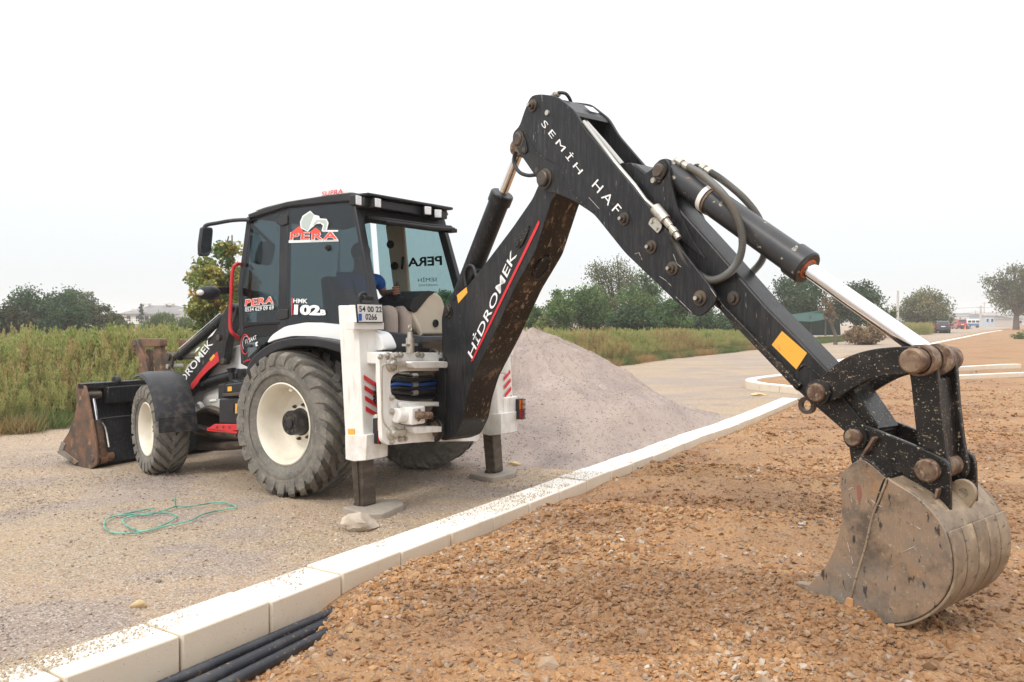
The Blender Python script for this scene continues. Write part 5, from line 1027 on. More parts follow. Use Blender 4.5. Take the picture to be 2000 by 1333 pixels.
bpin(1289, 334, .115, .042, .26, BRS, dip, out=.03); obj('pin_keeper', MB().plate(rnd(bpoly([(1281, 322), (1292, 314), (1303, 324), (1301, 340), (1282, 362), (1275, 358), (1278, 338)], .128), .03), -LBN * .012), BLKD, dip, bev=.003); obj('bolt', MB().lathe([(0, .02), (.014, .018), (.015, 0)], BP(1277, 353, .13), LBN, 10), ZNC, dip)
# crowd (bucket) cylinder
c0 = BT(*tz(1289, 334, .115)); cg = BT(*tz(1580, 522, 0)); c1 = BT(*tz(1792, 705, .21))
cc_ = hcyl('bucket_cylinder', c0, cg, c1, .088, .047, pmat('black_cylinder', (.025, .025, .027), .38, layers=[dict(scale=4, lo=.52, hi=.8, col=(.09, .085, .08), amt=.5, detail=8), dict(scale=14, lo=.63, hi=.66, col=(.44, .40, .33), rough=.8, amt=.9, detail=7), dict(scale=7, lo=.68, hi=.70, col=(.40, .17, .07), amt=.8, detail=5)]), dip, n=32, gl=.11)
dd = (c1 - c0).normalized(); Lg = (cg - c0).length
obj('gland_seal', MB().lathe([(Lg - .004, .048), (Lg - .004, .060), (Lg + .006, .059), (Lg + .006, .048)], c0, dd, 28, close=True), pmat('orange_seal', (.55, .13, .03), .5), cc_)
obj('cylinder_band', MB().lathe([(.35, .090), (.35, .096), (.385, .096), (.385, .090)], c0, dd, 28, close=True), WHT, cc_); obj('cylinder_band', MB().lathe([(.395, .089), (.395, .093), (.41, .093), (.41, .089)], c0, dd, 28, close=True), PINM, cc_)
def spring(pts, r, parent):
    P = cr(pts, 34); rs = [r * (1.0 if i % 2 else .80) for i in range(len(P))]; return obj('armoured_hose', MB().tube(P, rs, 10), SPR, parent, ang=60)
spring([BP(a, b, o_) for a, b, o_ in ((1345, 326, .03), (1375, 345, .07), (1412, 380, .11), (1437, 420, .13), (1450, 465, .14), (1443, 508, .14), (1418, 538, .14), (1385, 547, .15), (1352, 525, .16), (1325, 486, .17), (1312, 466, .18))], .0255, dip)
spring([BP(a, b, o_) for a, b, o_ in ((1386, 336, -.04), (1412, 353, -.07), (1450, 385, -.10), (1478, 420, -.12), (1493, 460, -.12), (1490, 505, -.12), (1462, 540, -.11))], .0245, dip)
def fitting(p, q, parent):
    d = (q - p); L_ = d.length; obj('hose_fitting', MB().lathe([(0, 0), (0, .02), (L_ * .25, .02), (L_ * .25, .027), (L_ * .45, .027), (L_ * .45, .02), (L_ * .6, .02), (L_ * .6, .024), (L_ * .95, .024), (L_, .02), (L_, 0)], p, d, 12), ZNC, parent, ang=20)
fitting(BP(1322, 314, .03), BP(1346, 328, .03), dip); fitting(BP(1368, 325, -.04), BP(1388, 338, -.04), dip); obj('hose_elbow', MB().tube(cr([BP(1352, 345, -.04), BP(1352, 332, -.04), BP(1358, 324, -.04), BP(1368, 324, -.04)], 5), .012, 8), BRS, dip)
obj('hose_elbow', MB().tube(cr([BP(1318, 325, .03), BP(1318, 316, .03), BP(1323, 313, .03)], 5), .02, 8), ZNC, dip)
fitting(BP(1326, 466, .19), BP(1298, 428, .19), dh); obj('pipe_union', MB().cyl(BP(1300, 431, .19), BP(1280, 407, .19), .038, n=18), ZNC, dh); obj('pipe_bracket', MB().plate(rnd(bpoly([(1270, 428), (1277, 424), (1292, 436), (1292, 446), (1284, 456), (1266, 438)], .20), .01), -LBN * .008), ZNC, dh)
for a in ((1273, 434), (1283, 446)): obj('bolt', MB().lathe([(0, .012), (.012, .011), (.012, 0)], BP(*a, .2), LBN, 8), ZNC, dh)
for px, o_, r in (([(1282, 409), (1262, 392), (1240, 362), (1205, 322), (1180, 290), (1140, 238)], .165, .014), ([(1215, 322), (1180, 280), (1120, 212)], .06, .019), ([(1200, 322), (1165, 282), (1118, 222)], .11, .012)): obj('steel_pipe', MB().tube([BP(a, b, o_) for a, b in px], r, 10), pmat('grey_pipe', (.42, .41, .38), .3, .7) if 'GP' not in globals() else GP, dh)
bx_ = MB().plate(rnd(bpoly([(1192, 322), (1232, 318), (1265, 362), (1232, 360)], .085), .01), -LBN * .17); obj('inner_box', bx_, BLK, dip, bev=.01)
for o_ in (.12, .06): obj('hose', MB().tube(cr([BP(1006, 296, o_), BP(1004, 318, o_), BP(1014, 336, o_), BP(1030, 343, o_), BP(1046, 342, o_)], 6), .015, 9), RUB, dh)
obj('hose', MB().tube(cr([BP(1078, 188, .08), BP(1090, 182, .08), BP(1104, 183, .06), BP(1112, 192, .03), BP(1116, 202, .0)], 6), .013, 9), RUB, dh); fitting(BP(1080, 188, .08), BP(1092, 183, .08), dh)
# ---- linkage
apx = [(1584, 768), (1588, 752), (1602, 738), (1640, 704), (1672, 690), (1710, 681), (1760, 677), (1792, 678), (1812, 690), (1815, 712), (1800, 728), (1772, 732), (1740, 733), (1702, 740), (1668, 758), (1632, 782), (1612, 790), (1594, 785)]
P = rnd(bpoly(apx, .175), .05, 4); lk = obj('guide_arm', MB().plate(P, -LBN * .035), BLKD, root, bev=.006, ang=30); o = obj('guide_arm', MB().plate([p - LBN * .315 for p in P], -LBN * .035), BLKD, root, bev=.006, ang=30)
bpin(1600, 767, .175, .050, .40, PINM, lk, out=.045, collar=False); obj('collar', MB().lathe([(-.002, .072), (.018, .070), (.02, .05)], BP(1600, 767, .175), LBN, 26), BLKD, lk)
lpx = [(1770, 706), (1780, 688), (1800, 680), (1820, 688), (1829, 706), (1836, 800), (1846, 880), (1856, 925), (1850, 945), (1828, 952), (1806, 940), (1796, 900), (1786, 820), (1778, 740)]
P = rnd(bpoly(lpx, .125), .05, 4); tl_ = obj('tipping_link', MB().plate(P, -LBN * .035), BLKD, root, bev=.006, ang=30); obj('link_plate', MB().plate([p - LBN * .215 for p in P], -LBN * .035), BLKD, tl_, bev=.006, ang=30)
W_ = bpoly([(1812, 742), (1826, 740), (1842, 915), (1830, 918)], .09); obj('link_web', MB().plate(W_, -LBN * .18), BLKD, tl_, bev=.004)
bpin(1788, 705, .20, .062, .40, PINM, tl_, out=.05, collar=False); c = BP(1786, 705, .22)
obj('link_boss', MB().lathe([(-.29, .075), (-.15, .075)], c, LBN, 24).lathe([(-.12, .078), (-.04, .078), (-.04, .066)], c, LBN, 24), PINM, tl_)
# ---- digging bucket
BB = .33
bpx = [(1679, 894), (1703, 908), (1733, 935), (1790, 969), (1824, 1002), (1846, 1036), (1857, 1070), (1861, 1104), (1858, 1138), (1844, 1168), (1821, 1192), (1790, 1210), (1757, 1219), (1703, 1219), (1662, 1213), (1630, 1203), (1595, 1180), (1571, 1151), (1598, 1124), (1618, 1097), (1635, 1057), (1644, 1016), (1643, 975), (1640, 932), (1645, 921)]
P = rnd(bpoly(bpx, BB), .05, 3)
bu = obj('digging_bucket', MB().plate(P, -LBN * .022), RST, root, bev=.005, ang=30); obj('bucket_cheek', MB().plate([p - LBN * (2 * BB - .022) for p in P], -LBN * .022), RST, bu, bev=.005)
sh = cr(bpoly(bpx[:18], BB - .012), 3); cen = sum(sh, Vector()) / len(sh); inn_ = []
for i, p in enumerate(sh):
    d = (sh[min(i + 1, len(sh) - 1)] - sh[max(i - 1, 0)]).normalized(); nn = d.cross(LBN).normalized(); nn = nn if nn.dot(cen - p) > 0 else -nn; inn_.append(p + nn * .018)
obj('bucket_shell', MB().plate(sh + inn_[::-1], -LBN * (2 * BB - .024)), SHL, bu, bev=.002, ang=40)
seg = cr(bpoly([(1848, 1040), (1857, 1070), (1861, 1104), (1858, 1138), (1844, 1168), (1821, 1192), (1790, 1210), (1757, 1219), (1703, 1219), (1650, 1210)], BB), 4); outw = []
for i, p in enumerate(seg):
    d = (seg[min(i + 1, len(seg) - 1)] - seg[max(i - 1, 0)]).normalized(); nn = d.cross(LBN).normalized(); nn = -nn if nn.dot(cen - p) > 0 else nn; outw.append(p + nn * .014)
for k in range(5):
    a_ = k * .132 + .006; obj('wear_strap', MB().plate([p - LBN * a_ for p in seg + outw[::-1]], -LBN * .118), SHL, bu, bev=.004, ang=40)
smear([(1733, 935), (1722, 965), (1704, 1010), (1690, 1070), (1672, 1130), (1656, 1195)], BB, .006, SHL, bu)
for px in ([(1657, 957), (1664, 953), (1672, 955)], [(1660, 962), (1664, 982)], [(1700, 975), (1712, 986), (1722, 990)], [(1760, 1080), (1790, 1066)], [(1655, 1060), (1668, 1110)], [(1770, 1020), (1798, 1034)], [(1655, 1120), (1662, 1130)]): obj('scratch', MB().tube(bpoly(px, BB + .001), .0014, 5), SCR, bu)
sheet('red_mark', rnd(bpoly([(1673, 948), (1680, 946), (1683, 966), (1679, 988), (1675, 972)], BB), .01), pmat('faded_red', (.23, .09, .065), .7), bu, LBN, .002)
sheet('dark_smear', rnd(bpoly([(1728, 932), (1737, 938), (1728, 958), (1718, 985), (1712, 1004), (1706, 1000), (1712, 975), (1720, 950)], BB), .02), BLKD, bu, LBN, .002)
obj('side_cutter', MB().plate(rnd(bpoly([(1656, 1165), (1668, 1170), (1668, 1190), (1660, 1210), (1644, 1203), (1650, 1180)], BB), .01), LBN * .012), pmat('orange_mud', (.42, .22, .10), .9), bu, bev=.004)
for k in range(4):
    a_ = BB - .05 - k * .187; q = [BP(a, b, BB) - LBN * (BB - a_) for a, b in ((1600, 1150), (1590, 1168), (1548, 1150), (1540, 1142))]; obj('bucket_tooth', MB().plate(q, -LBN * .06), RST, bu, bev=.006)
epx2 = [(1657, 868), (1659, 846), (1666, 833), (1682, 828), (1716, 842), (1775, 866), (1832, 890), (1848, 902), (1854, 918), (1856, 1000), (1850, 1050), (1810, 1010), (1760, 975), (1700, 935), (1664, 915)]
P = rnd(bpoly(epx2, .165), .04, 3); eb = obj('bucket_ear', MB().plate(P, -LBN * .03), BLKD, bu, bev=.005, ang=30); obj('bucket_ear', MB().plate([p - LBN * .30 for p in P], -LBN * .03), BLKD, bu, bev=.005, ang=30)
bpin(1673, 854, .165, .045, .36, PINM, bu, out=.05, collar=False); bpin(1815, 918, .165, .056, .36, PINM, bu, out=.045, collar=False); obj('collar', MB().lathe([(-.002, .066), (.018, .064), (.02, .044)], BP(1673, 854, .165), LBN, 26), BLKD, bu)
obj('gusset', MB().plate(bpoly([(1712, 852), (1717, 855), (1693, 893), (1687, 892)], .165), LBN * .045), PINM, bu, bev=.003); obj('gusset', MB().plate(bpoly([(1836, 952), (1840, 955), (1828, 1000), (1823, 997)], .165), LBN * .045), PINM, bu, bev=.003)
obj('top_plate', MB().plate([BP(a, b, BB) - LBN * .0 for a, b in ((1679, 892), (1703, 904), (1733, 931), (1733, 937), (1703, 910))], -LBN * 2 * BB), BLKD, bu, bev=.003)
hook = rnd(bpoly([(1852, 955), (1862, 938), (1884, 936), (1903, 950), (1906, 972), (1893, 992), (1882, 1015), (1872, 1000), (1850, 985)], -.02), .03, 3); hh = rnd(bpoly([(1872, 955), (1886, 955), (1892, 968), (1884, 974), (1872, 966)], -.02), .01, 2)
obj('lifting_hook', MB().plate(hook, -LBN * .03, [hh]), SHL, bu, bev=.004)
# ================================================================== operator seated in the cab, facing the digging arm
def skin(name, pts, edges, mat, parent, sub=2, root_i=0):
    me = bpy.data.meshes.new(name); me.from_pydata([tuple(p[0]) for p in pts], edges, []); o = bpy.data.objects.new(name, me); C.objects.link(o)
    md = o.modifiers.new('s', 'SKIN'); ly = me.skin_vertices[0].data if me.skin_vertices else None
    if ly is None:
        bpy.context.view_layer.objects.active = o; bpy.ops.mesh.customdata_skin_add(); ly = me.skin_vertices[0].data
    for i, p in enumerate(pts): ly[i].radius = (p[1], p[2] if len(p) > 2 else p[1]); ly[i].use_root = (i == root_i)
    s2 = o.modifiers.new('d', 'SUBSURF'); s2.levels = sub; s2.render_levels = sub
    dg = bpy.context.evaluated_depsgraph_get(); dg.update(); m2 = bpy.data.meshes.new_from_object(o.evaluated_get(dg)); bpy.data.objects.remove(o)
    m2.name = name; m2.materials.clear(); m2.materials.append(mat); fin(m2, 180); o2 = bpy.data.objects.new(name, m2); C.objects.link(o2); o2.parent = parent; return o2
per = empty('person'); per.matrix_world = MW; tag(per, 'operator in blue shirt and beige trousers seated in the cab, gripping the lever', 'person')
hip = Vector((.12, .03, 1.56)); kl = MX(793, 606, -.56); kr = MX(764, 603, -.56); kl.z = kr.z = min(kl.z, kr.z) 
ls = Vector((.06, -.19, 2.08)); rs_ = Vector((.14, .23, 2.08)); le = MY(749, 575, -.22); hand = MX(774, 568, -.405)
wr_ = hand + (le - hand).normalized() * .07
al, ar = MX(786, 640, -.60), MX(762, 645, -.60); al.z = ar.z = 1.16
V = [(hip, .14, .11), (hip + ZV * .25, .13, .10), (hip + Vector((.02, 0, .48)), .15, .10), (hip + Vector((.0, 0, .62)), .055), (hip + Vector((-.02, 0, .72)), .085, .095), (hip + Vector((-.03, 0, .82)), .08, .09),
     (ls, .06), (le, .042), (wr_, .026), (rs_, .06), (Vector((-.05, .30, 1.82)), .042), (Vector((-.33, .22, 1.88)), .027),
     (hip + Vector((-.05, -.09, 0)), .085), (kl, .062), (al, .04), (al + Vector((-.12, 0, -.05)), .035), (hip + Vector((-.05, .09, 0)), .085), (kr, .062), (ar, .04), (ar + Vector((-.12, 0, -.05)), .035)]
Ed = [(0, 1), (1, 2), (2, 3), (3, 4), (4, 5), (2, 6), (6, 7), (7, 8), (2, 9), (9, 10), (10, 11), (0, 12), (12, 13), (13, 14), (14, 15), (0, 16), (16, 17), (17, 18), (18, 19)]
body = skin('body', V, Ed, SKIN, per)
Vs = [(V[i][0], *(r + .013 for r in V[i][1:])) for i in (0, 1, 2)] + [(hip + Vector((.0, 0, .56)), .07)] + [(ls, .078), (ls.lerp(le, .75), .07), (rs_, .078), (rs_.lerp(V[10][0], .62), .066)]
skin('shirt', Vs, [(0, 1), (1, 2), (2, 3), (2, 4), (4, 5), (2, 6), (6, 7)], SHIRT, per)
kn = lambda p: p
Vt = [(hip + ZV * .02, .15, .125), (V[12][0], .105), (V[12][0].lerp(kl, .6), .092), (kl, .08), (kl.lerp(al, .5), .072), (al + ZV * .06, .07), (V[16][0], .105), (V[16][0].lerp(kr, .6), .092), (kr, .08), (kr.lerp(ar, .5), .072), (ar + ZV * .06, .07)]
skin('trousers', Vt, [(0, 1), (1, 2), (2, 3), (3, 4), (4, 5), (0, 6), (6, 7), (7, 8), (8, 9), (9, 10)], TROU, per)
mb = MB().sphere(hip + Vector((-.01, 0, .80)), .103, 18, (1.05, .92, 1.0)); obj('hair', mb, HAIR, per, ang=180)
fdir = (jt - js).normalized(); back = (wr_ - hand).normalized(); sd_ = fdir.cross(back).normalized()
hb = MB()
hb.tube(cr([wr_, wr_.lerp(hand, .5), hand + back * .012 + fdir * .0], 5), [.026, .028, .031, .033, .035, .036, .037, .037, .036, .034, .028][:len(cr([wr_, wr_.lerp(hand, .5), hand], 5))], 12)
for k in range(4):
    o_ = fdir * (.034 - k * .022); L_ = (.05, .055, .052, .042)[k]
    P = cr([hand + o_ + back * .012 + sd_ * .018, hand + o_ - back * .018 + sd_ * .034, hand + o_ - back * .040 + sd_ * .012, hand + o_ - back * .036 - sd_ * .016, hand + o_ - back * .012 - sd_ * .020], 4); hb.tube(P, [.0115 - .004 * i / len(P) for i in range(len(P))], 8)
P = cr([hand + back * .03 - sd_ * .02, hand + back * .01 - sd_ * .034 + fdir * .02, hand - back * .018 - sd_ * .03 + fdir * .045], 4); hb.tube(P, [.013 - .004 * i / len(P) for i in range(len(P))], 8)
obj('hand', hb, SKIN, per, ang=60)
mb = MB()
for a_ in (al, ar): mb.sphere(a_ + Vector((-.1, 0, -.05)), .055, 12, (2.1, .8, .8))
obj('shoes', mb, RUB, per, ang=60)
# ================================================================== vegetation
def leafmat(name, cols, rough=.6, trans=.25, spread='tint'):
    m = bpy.data.materials.new(name); m.use_nodes = True; t = m.node_tree; b = t.nodes['Principled BSDF']; L = t.links
    a = N(t, 'ShaderNodeAttribute', attribute_name='tint'); r = N(t, 'ShaderNodeValToRGB'); e = r.color_ramp.elements
    for i, (p, c) in enumerate(cols):
        x = e[i] if i < 2 else e.new(p); x.position = p; x.color = (*c, 1)
    oi = N(t, 'ShaderNodeObjectInfo'); mt = N(t, 'ShaderNodeMath', operation='MULTIPLY_ADD'); L.new(oi.outputs['Random'], mt.inputs[0]); mt.inputs[1].default_value = .36; mt.inputs[2].default_value = -.18
    ad_ = N(t, 'ShaderNodeMath', operation='ADD'); L.new(a.outputs['Fac'], ad_.inputs[0]); L.new(mt.outputs[0], ad_.inputs[1]); L.new(ad_.outputs[0], r.inputs[0]); L.new(r.outputs[0], b.inputs['Base Color'])
    b.inputs['Roughness'].default_value = rough; b.inputs['Specular IOR Level'].default_value = .3
    if trans:
        tr = N(t, 'ShaderNodeBsdfTranslucent'); L.new(r.outputs[0], tr.inputs[0]); mx = N(t, 'ShaderNodeMixShader'); mx.inputs[0].default_value = trans; o = t.nodes['Material Output']
        L.new(b.outputs[0], mx.inputs[1]); L.new(tr.outputs[0], mx.inputs[2]); L.new(mx.outputs[0], o.inputs[0])
    return m
def quads(P, D, W_, tint):          # leaf blades: centre P, half-length vector D, half-width vector W
    n = len(P); V = np.stack([P - D, P - D * .05 + W_, P + D, P - D * .05 - W_], 1).reshape(-1, 3); Fq = np.arange(n * 4).reshape(-1, 4)
    return V, Fq, np.repeat(tint, 4)
def qmesh(name, parts, mats, mi=None):
    V = np.concatenate([p[0] for p in parts]); off = 0; Fs = []
    for p in parts: Fs.append(p[1] + off); off += len(p[0])
    Fq = np.concatenate(Fs); T = np.concatenate([p[2] for p in parts]); me = bpy.data.meshes.new(name)
    me.vertices.add(len(V)); me.vertices.foreach_set('co', V.ravel()); me.loops.add(Fq.size); me.loops.foreach_set('vertex_index', Fq.ravel().astype(np.int32)); me.polygons.add(len(Fq)); me.polygons.foreach_set('loop_start', np.arange(0, Fq.size, 4).astype(np.int32)); me.update(calc_edges=True)
    at_ = me.attributes.new('tint', 'FLOAT', 'POINT'); at_.data.foreach_set('value', T.astype(np.float32))
    for m in mats: me.materials.append(m)
    if mi is not None: me.polygons.foreach_set('material_index', np.asarray(mi, np.int32))
    return me
def rdir(n, zb=0.0):
    d = RNG.normal(size=(n, 3)); d[:, 2] += zb; return d / np.linalg.norm(d, axis=1)[:, None]
def perp(D):
    a = RNG.normal(size=D.shape); a -= D * (a * D).sum(1)[:, None] / (D * D).sum(1)[:, None]; return a / np.linalg.norm(a, axis=1)[:, None]
G_ = lambda r, g, b: (r, g, b)
WEED = leafmat('weed_leaf', [(0, (.11, .19, .05)), (.35, (.25, .32, .095)), (.6, (.44, .43, .17)), (.8, (.46, .35, .16)), (1, (.32, .19, .10))], .7, .3)
def weed(seed, h, brown):
    r = np.random.default_rng(seed); parts = []; ns = r.integers(3, 6)
    for s in range(ns):
        lean = r.normal(0, .10, 2); hh = h * r.uniform(.72, 1.05); n = int(34 * hh / 1.2); t = r.uniform(.04, .92, n)
        bx = r.normal(0, .07, 2); P = np.stack([bx[0] + lean[0] * t * t * hh, bx[1] + lean[1] * t * t * hh, t * hh], 1); a = r.uniform(0, 6.28, n); L_ = .11 * (1 - .45 * t) * r.uniform(.6, 1.2, n)
        D = np.stack([np.cos(a) * .75, np.sin(a) * .75, r.uniform(.1, .75, n)], 1) * (L_ / 2)[:, None]; W_ = perp(D) * (.010 + .006 * r.random(n))[:, None]
        parts.append(quads(P + D, D, W_, np.clip(.12 + .55 * (1 - t) * brown + r.normal(0, .1, n) + brown * .15, 0, 1)))
        m = int(80 * hh); t = r.uniform(.60, 1.0, m); rad = .13 * (1.03 - t) * 2.4 * r.random(m) ** .7; a = r.uniform(0, 6.28, m)       # plume
        P = np.stack([bx[0] + lean[0] * t * t * hh + np.cos(a) * rad, bx[1] + lean[1] * t * t * hh + np.sin(a) * rad, t * hh * 1.03 + rad * .5], 1)
        D = np.stack([np.cos(a) * .4, np.sin(a) * .4, np.full(m, .9)], 1) * (.022 + .022 * r.random(m))[:, None]; parts.append(quads(P, D, perp(D) * .0075, np.clip(.50 + .32 * brown + r.normal(0, .12, m), 0, 1)))
        for q in range(5):
            t0_, t1_ = q / 5, (q + 1) / 5; A = np.array([[bx[0] + lean[0] * t0_ ** 2 * hh, bx[1] + lean[1] * t0_ ** 2 * hh, t0_ * hh]]); B = np.array([[bx[0] + lean[0] * t1_ ** 2 * hh, bx[1] + lean[1] * t1_ ** 2 * hh, t1_ * hh]])
            w_ = np.array([[.006, 0, 0]]); parts.append((np.concatenate([A - w_, A + w_, B + w_, B - w_]), np.array([[0, 1, 2, 3]]), np.full(4, .75)))
    return bpy.data.objects.new('weed', qmesh('weed', parts, [WEED]))
WP = [weed(100 + k, random.uniform(1.05, 1.4), (k % 4) / 3) for k in range(9)]
E0 = Vector((-8.1, 12.7, 0)); E1 = Vector((15.2, 50, 0)); ed = (E1 - E0).normalized(); en = Vector((-ed.y, ed.x, 0))
def field(n, s0, s1, d0_, d1_, pw, zoff=0.0):
    s = RNG.uniform(s0, s1, n); d = d0_ + (d1_ - d0_) * RNG.random(n) ** pw; wob = .45 * fbm(s, s * 0, .35, 3, 201); d = d + wob
    return E0.x + ed.x * s + en.x * d, E0.y + ed.y * s + en.y * d, d
xs_, ys_ = [], []
for (n, s0, s1, a, b, pw) in ((5200, -14, 12, 0, 3.5, 1.1), (5200, -24, 20, 2.5, 16, 1.0), (6500, 12, 48, 0, 3.5, 1.1), (6000, 12, 62, 2.5, 22, 1.0), (1800, -35, 45, 14, 40, 1.0)):
    x, y, d = field(n, s0, s1, a, b, pw); xs_.append(x); ys_.append(y)
x = np.concatenate(xs_); y = np.concatenate(ys_); k = (np.abs(x) < y * .72 + 3); x, y = x[k], y[k]; m = len(x)
dd_ = (x - E0.x) * en.x + (y - E0.y) * en.y; sc__ = (.56 + .60 * RNG.random(m)) * (.62 + .38 * sstep(0, 1.2, dd_)) * (1 + .42 * fbm(x, y, .45, 3, 211))
ssn = (x - E0.x) * ed.x + (y - E0.y) * ed.y; sc__ *= 1.0 - .12 * sstep(10, 30, ssn)
pat = fbm(x, y, .22, 3, 221) + .15 * RNG.normal(size=m); idw = np.clip(((pat + .55) / 1.1 * 4).astype(int), 0, 3); idx_ = np.where(RNG.random(m) < .5, idw, idw + 4); idx_ = np.clip(idx_, 0, 8)
instancer('weed_field', np.stack([x, y, np.full(m, -.12)], -1), WP, None, np.stack([RNG.normal(0, .09, m), RNG.normal(0, .09, m), RNG.uniform(0, 6.28, m)], -1), sc__, idx_)
# dry grass along the verge
GR = leafmat('verge_grass', [(0, (.10, .155, .045)), (.4, (.19, .20, .08)), (.65, (.30, .23, .10)), (1, (.36, .22, .10))], .7, .3)
def tuft(seed, dry):
    r = np.random.default_rng(seed); n = 46; a = r.uniform(0, 6.28, n); le_ = r.uniform(.12, .42, n); b = np.stack([r.normal(0, .09, n), r.normal(0, .09, n), np.zeros(n)], 1); D = np.stack([np.cos(a) * .5, np.sin(a) * .5, np.full(n, .8)], 1) * (le_ / 2)[:, None]
    return bpy.data.objects.new('tuft', qmesh('tuft', [quads(b + D, D, perp(D) * .005, np.clip(dry + r.normal(0, .15, n), 0, 1))], [GR]))
TP = [tuft(300 + k, k / 5) for k in range(6)]; x, y, d = field(9000, -16, 55, -.55, .9, 1.0); k = np.abs(x) < y * .72 + 3; x, y = x[k], y[k]; m = len(x)
pat = fbm(x, y, .5, 3, 231); idx_ = np.clip(((pat + .5) * 6).astype(int), 0, 5); instancer('verge_grass', np.stack([x, y, np.full(m, -.11)], -1), TP, None, np.stack([RNG.normal(0, .2, m), RNG.normal(0, .2, m), RNG.uniform(0, 6.28, m)], -1), .5 + .7 * RNG.random(m), idx_)
x = RNG.uniform(16, 36, 2600); y = 52 + (x - 16) * 1.5 + RNG.uniform(-2.5, 2.0, 2600); instancer('green_grass', np.stack([x, y, np.full(2600, -.11)], -1), TP[:2], None, np.stack([RNG.normal(0, .2, 2600)] * 2 + [RNG.uniform(0, 6.28, 2600)], -1), .7 + .7 * RNG.random(2600), RNG.integers(0, 2, 2600))
BARK = pmat('bark', (.14, .11, .085), .9, layers=[dict(scale=6, stretch=(3, 3, .6), lo=.4, hi=.7, col=(.07, .055, .045), amt=.8)])
CC = {'dark': [(0, (.020, .046, .018)), (.5, (.045, .09, .032)), (.85, (.10, .145, .06)), (1, (.15, .16, .06))],
      'mid': [(0, (.035, .075, .020)), (.5, (.09, .165, .042)), (.85, (.19, .26, .085)), (1, (.26, .28, .10))],
      'olive': [(0, (.06, .075, .035)), (.5, (.135, .15, .07)), (.85, (.21, .19, .085)), (1, (.28, .19, .08))],
      'autumn': [(0, (.07, .12, .03)), (.4, (.17, .23, .06)), (.75, (.36, .32, .08)), (1, (.50, .28, .06))],
      'red': [(0, (.035, .045, .018)), (.45, (.07, .07, .03)), (.8, (.15, .09, .05)), (1, (.2, .09, .05))],
      'pale': [(0, (.07, .09, .045)), (.5, (.13, .155, .08)), (1, (.21, .21, .11))], 'willow': [(0, (.07, .11, .035)), (.5, (.13, .18, .06)), (1, (.2, .24, .08))], 'dry': [(0, (.12, .085, .05)), (.5, (.2, .14, .08)), (1, (.3, .2, .11))]}
LM = {k: leafmat('leaf_' + k, v, .55, .25) for k, v in CC.items()}
def tree(name, base, h, rad, col, lab, n=7000, leaf=.12, clumps=26, lo=.15, cat='tree', grp=None, lift=.0, thin=0.0, droop=0.0, shape=1.0, trunk=None, lean=(0, 0)):
    root_ = empty(name, base); tag(root_, lab, cat, grp); r = RNG; cz = h * (lo + (1 - lo) * .5); hz_ = h * (1 - lo) * .5
    u = rdir(clumps); rr = r.random(clumps) ** (1 / 2.2); cx = u[:, 0] * rr * rad * .80; cy = u[:, 1] * rr * rad * .80; c3 = cz + u[:, 2] * rr * hz_ * .84; f = 1 - .35 * shape * np.clip((c3 - cz) / hz_, -1, 1) ** 2; cx *= f; cy *= f
    cx += lean[0] * (c3 / h); cs = rad * r.uniform(.20, .36, clumps) * (1 - .25 * thin); Cn = np.stack([cx, cy, c3], 1)
    ci = r.choice(clumps, n, p=cs ** 2 / (cs ** 2).sum()); d = rdir(n); q = cs[ci] * (r.random(n) ** .45) * (1 + .22 * r.normal(size=n)); P = Cn[ci] + d * q[:, None] * np.array([1, 1, .82])
    if droop: P[:, 2] -= droop * r.random(n) ** 1.5 * h * .3
    P[:, 2] = np.maximum(P[:, 2], .05)
    D = rdir(n, -.35 if not droop else -3) * (leaf * r.uniform(.5, 1.15, n) * (1.0 if not droop else 2.2))[:, None] * .6; W_ = perp(D) * (leaf * (.30 if not droop else .16) * r.uniform(.7, 1.2, n))[:, None]
    ct = r.normal(.42, .20, clumps); T = np.clip(ct[ci] + r.normal(0, .13, n), 0, 1); me = qmesh('crown', [quads(P, D, W_, T)], [LM[col]]); o = bpy.data.objects.new('crown', me); C.objects.link(o); o.parent = root_
    mb = MB(); tr_ = trunk or rad * .07 + .05; sp_ = Vector((lean[0] * .3, 0, h * max(lo, .22))); mb.tube(cr([Vector((0, 0, -.2)), Vector((r.normal() * .05, 0, sp_.z * .5)), sp_], 4), [tr_ * (1.15 - .045 * i) for i in range(9)], 10)
    for k in range(0, clumps, 2):
        t_ = Vector(Cn[k]); mid = sp_.lerp(t_, .5) + Vector((r.normal() * .1 * rad, r.normal() * .1 * rad, .06 * h)); P_ = cr([sp_ - Vector((0, 0, .1)), mid, t_ + (t_ - mid) * .35], 4); mb.tube(P_, [tr_ * .5 * (1 - .1 * i) + .006 for i in range(len(P_))], 6)
    obj('trunk', mb, BARK, root_, ang=60); return root_
def tpx(name, px, ytop, Y, wpx, col, lab, **k):
    p = at(px, 626, Y); h = H + (626 - ytop) / F * Y + .12; return tree(name, (p.x, Y, -.12), h, wpx / 2 / F * Y, col, lab, **k)
# autumn tree right behind the cab
tpx('broadleaf_tree', 428, 448, 25, 175, 'autumn', 'yellowing broadleaf tree rising behind the cab mirror and the red rail', n=13000, leaf=.135, clumps=44, lo=.1, lean=(.25, 0), thin=.55, shape=1.2)
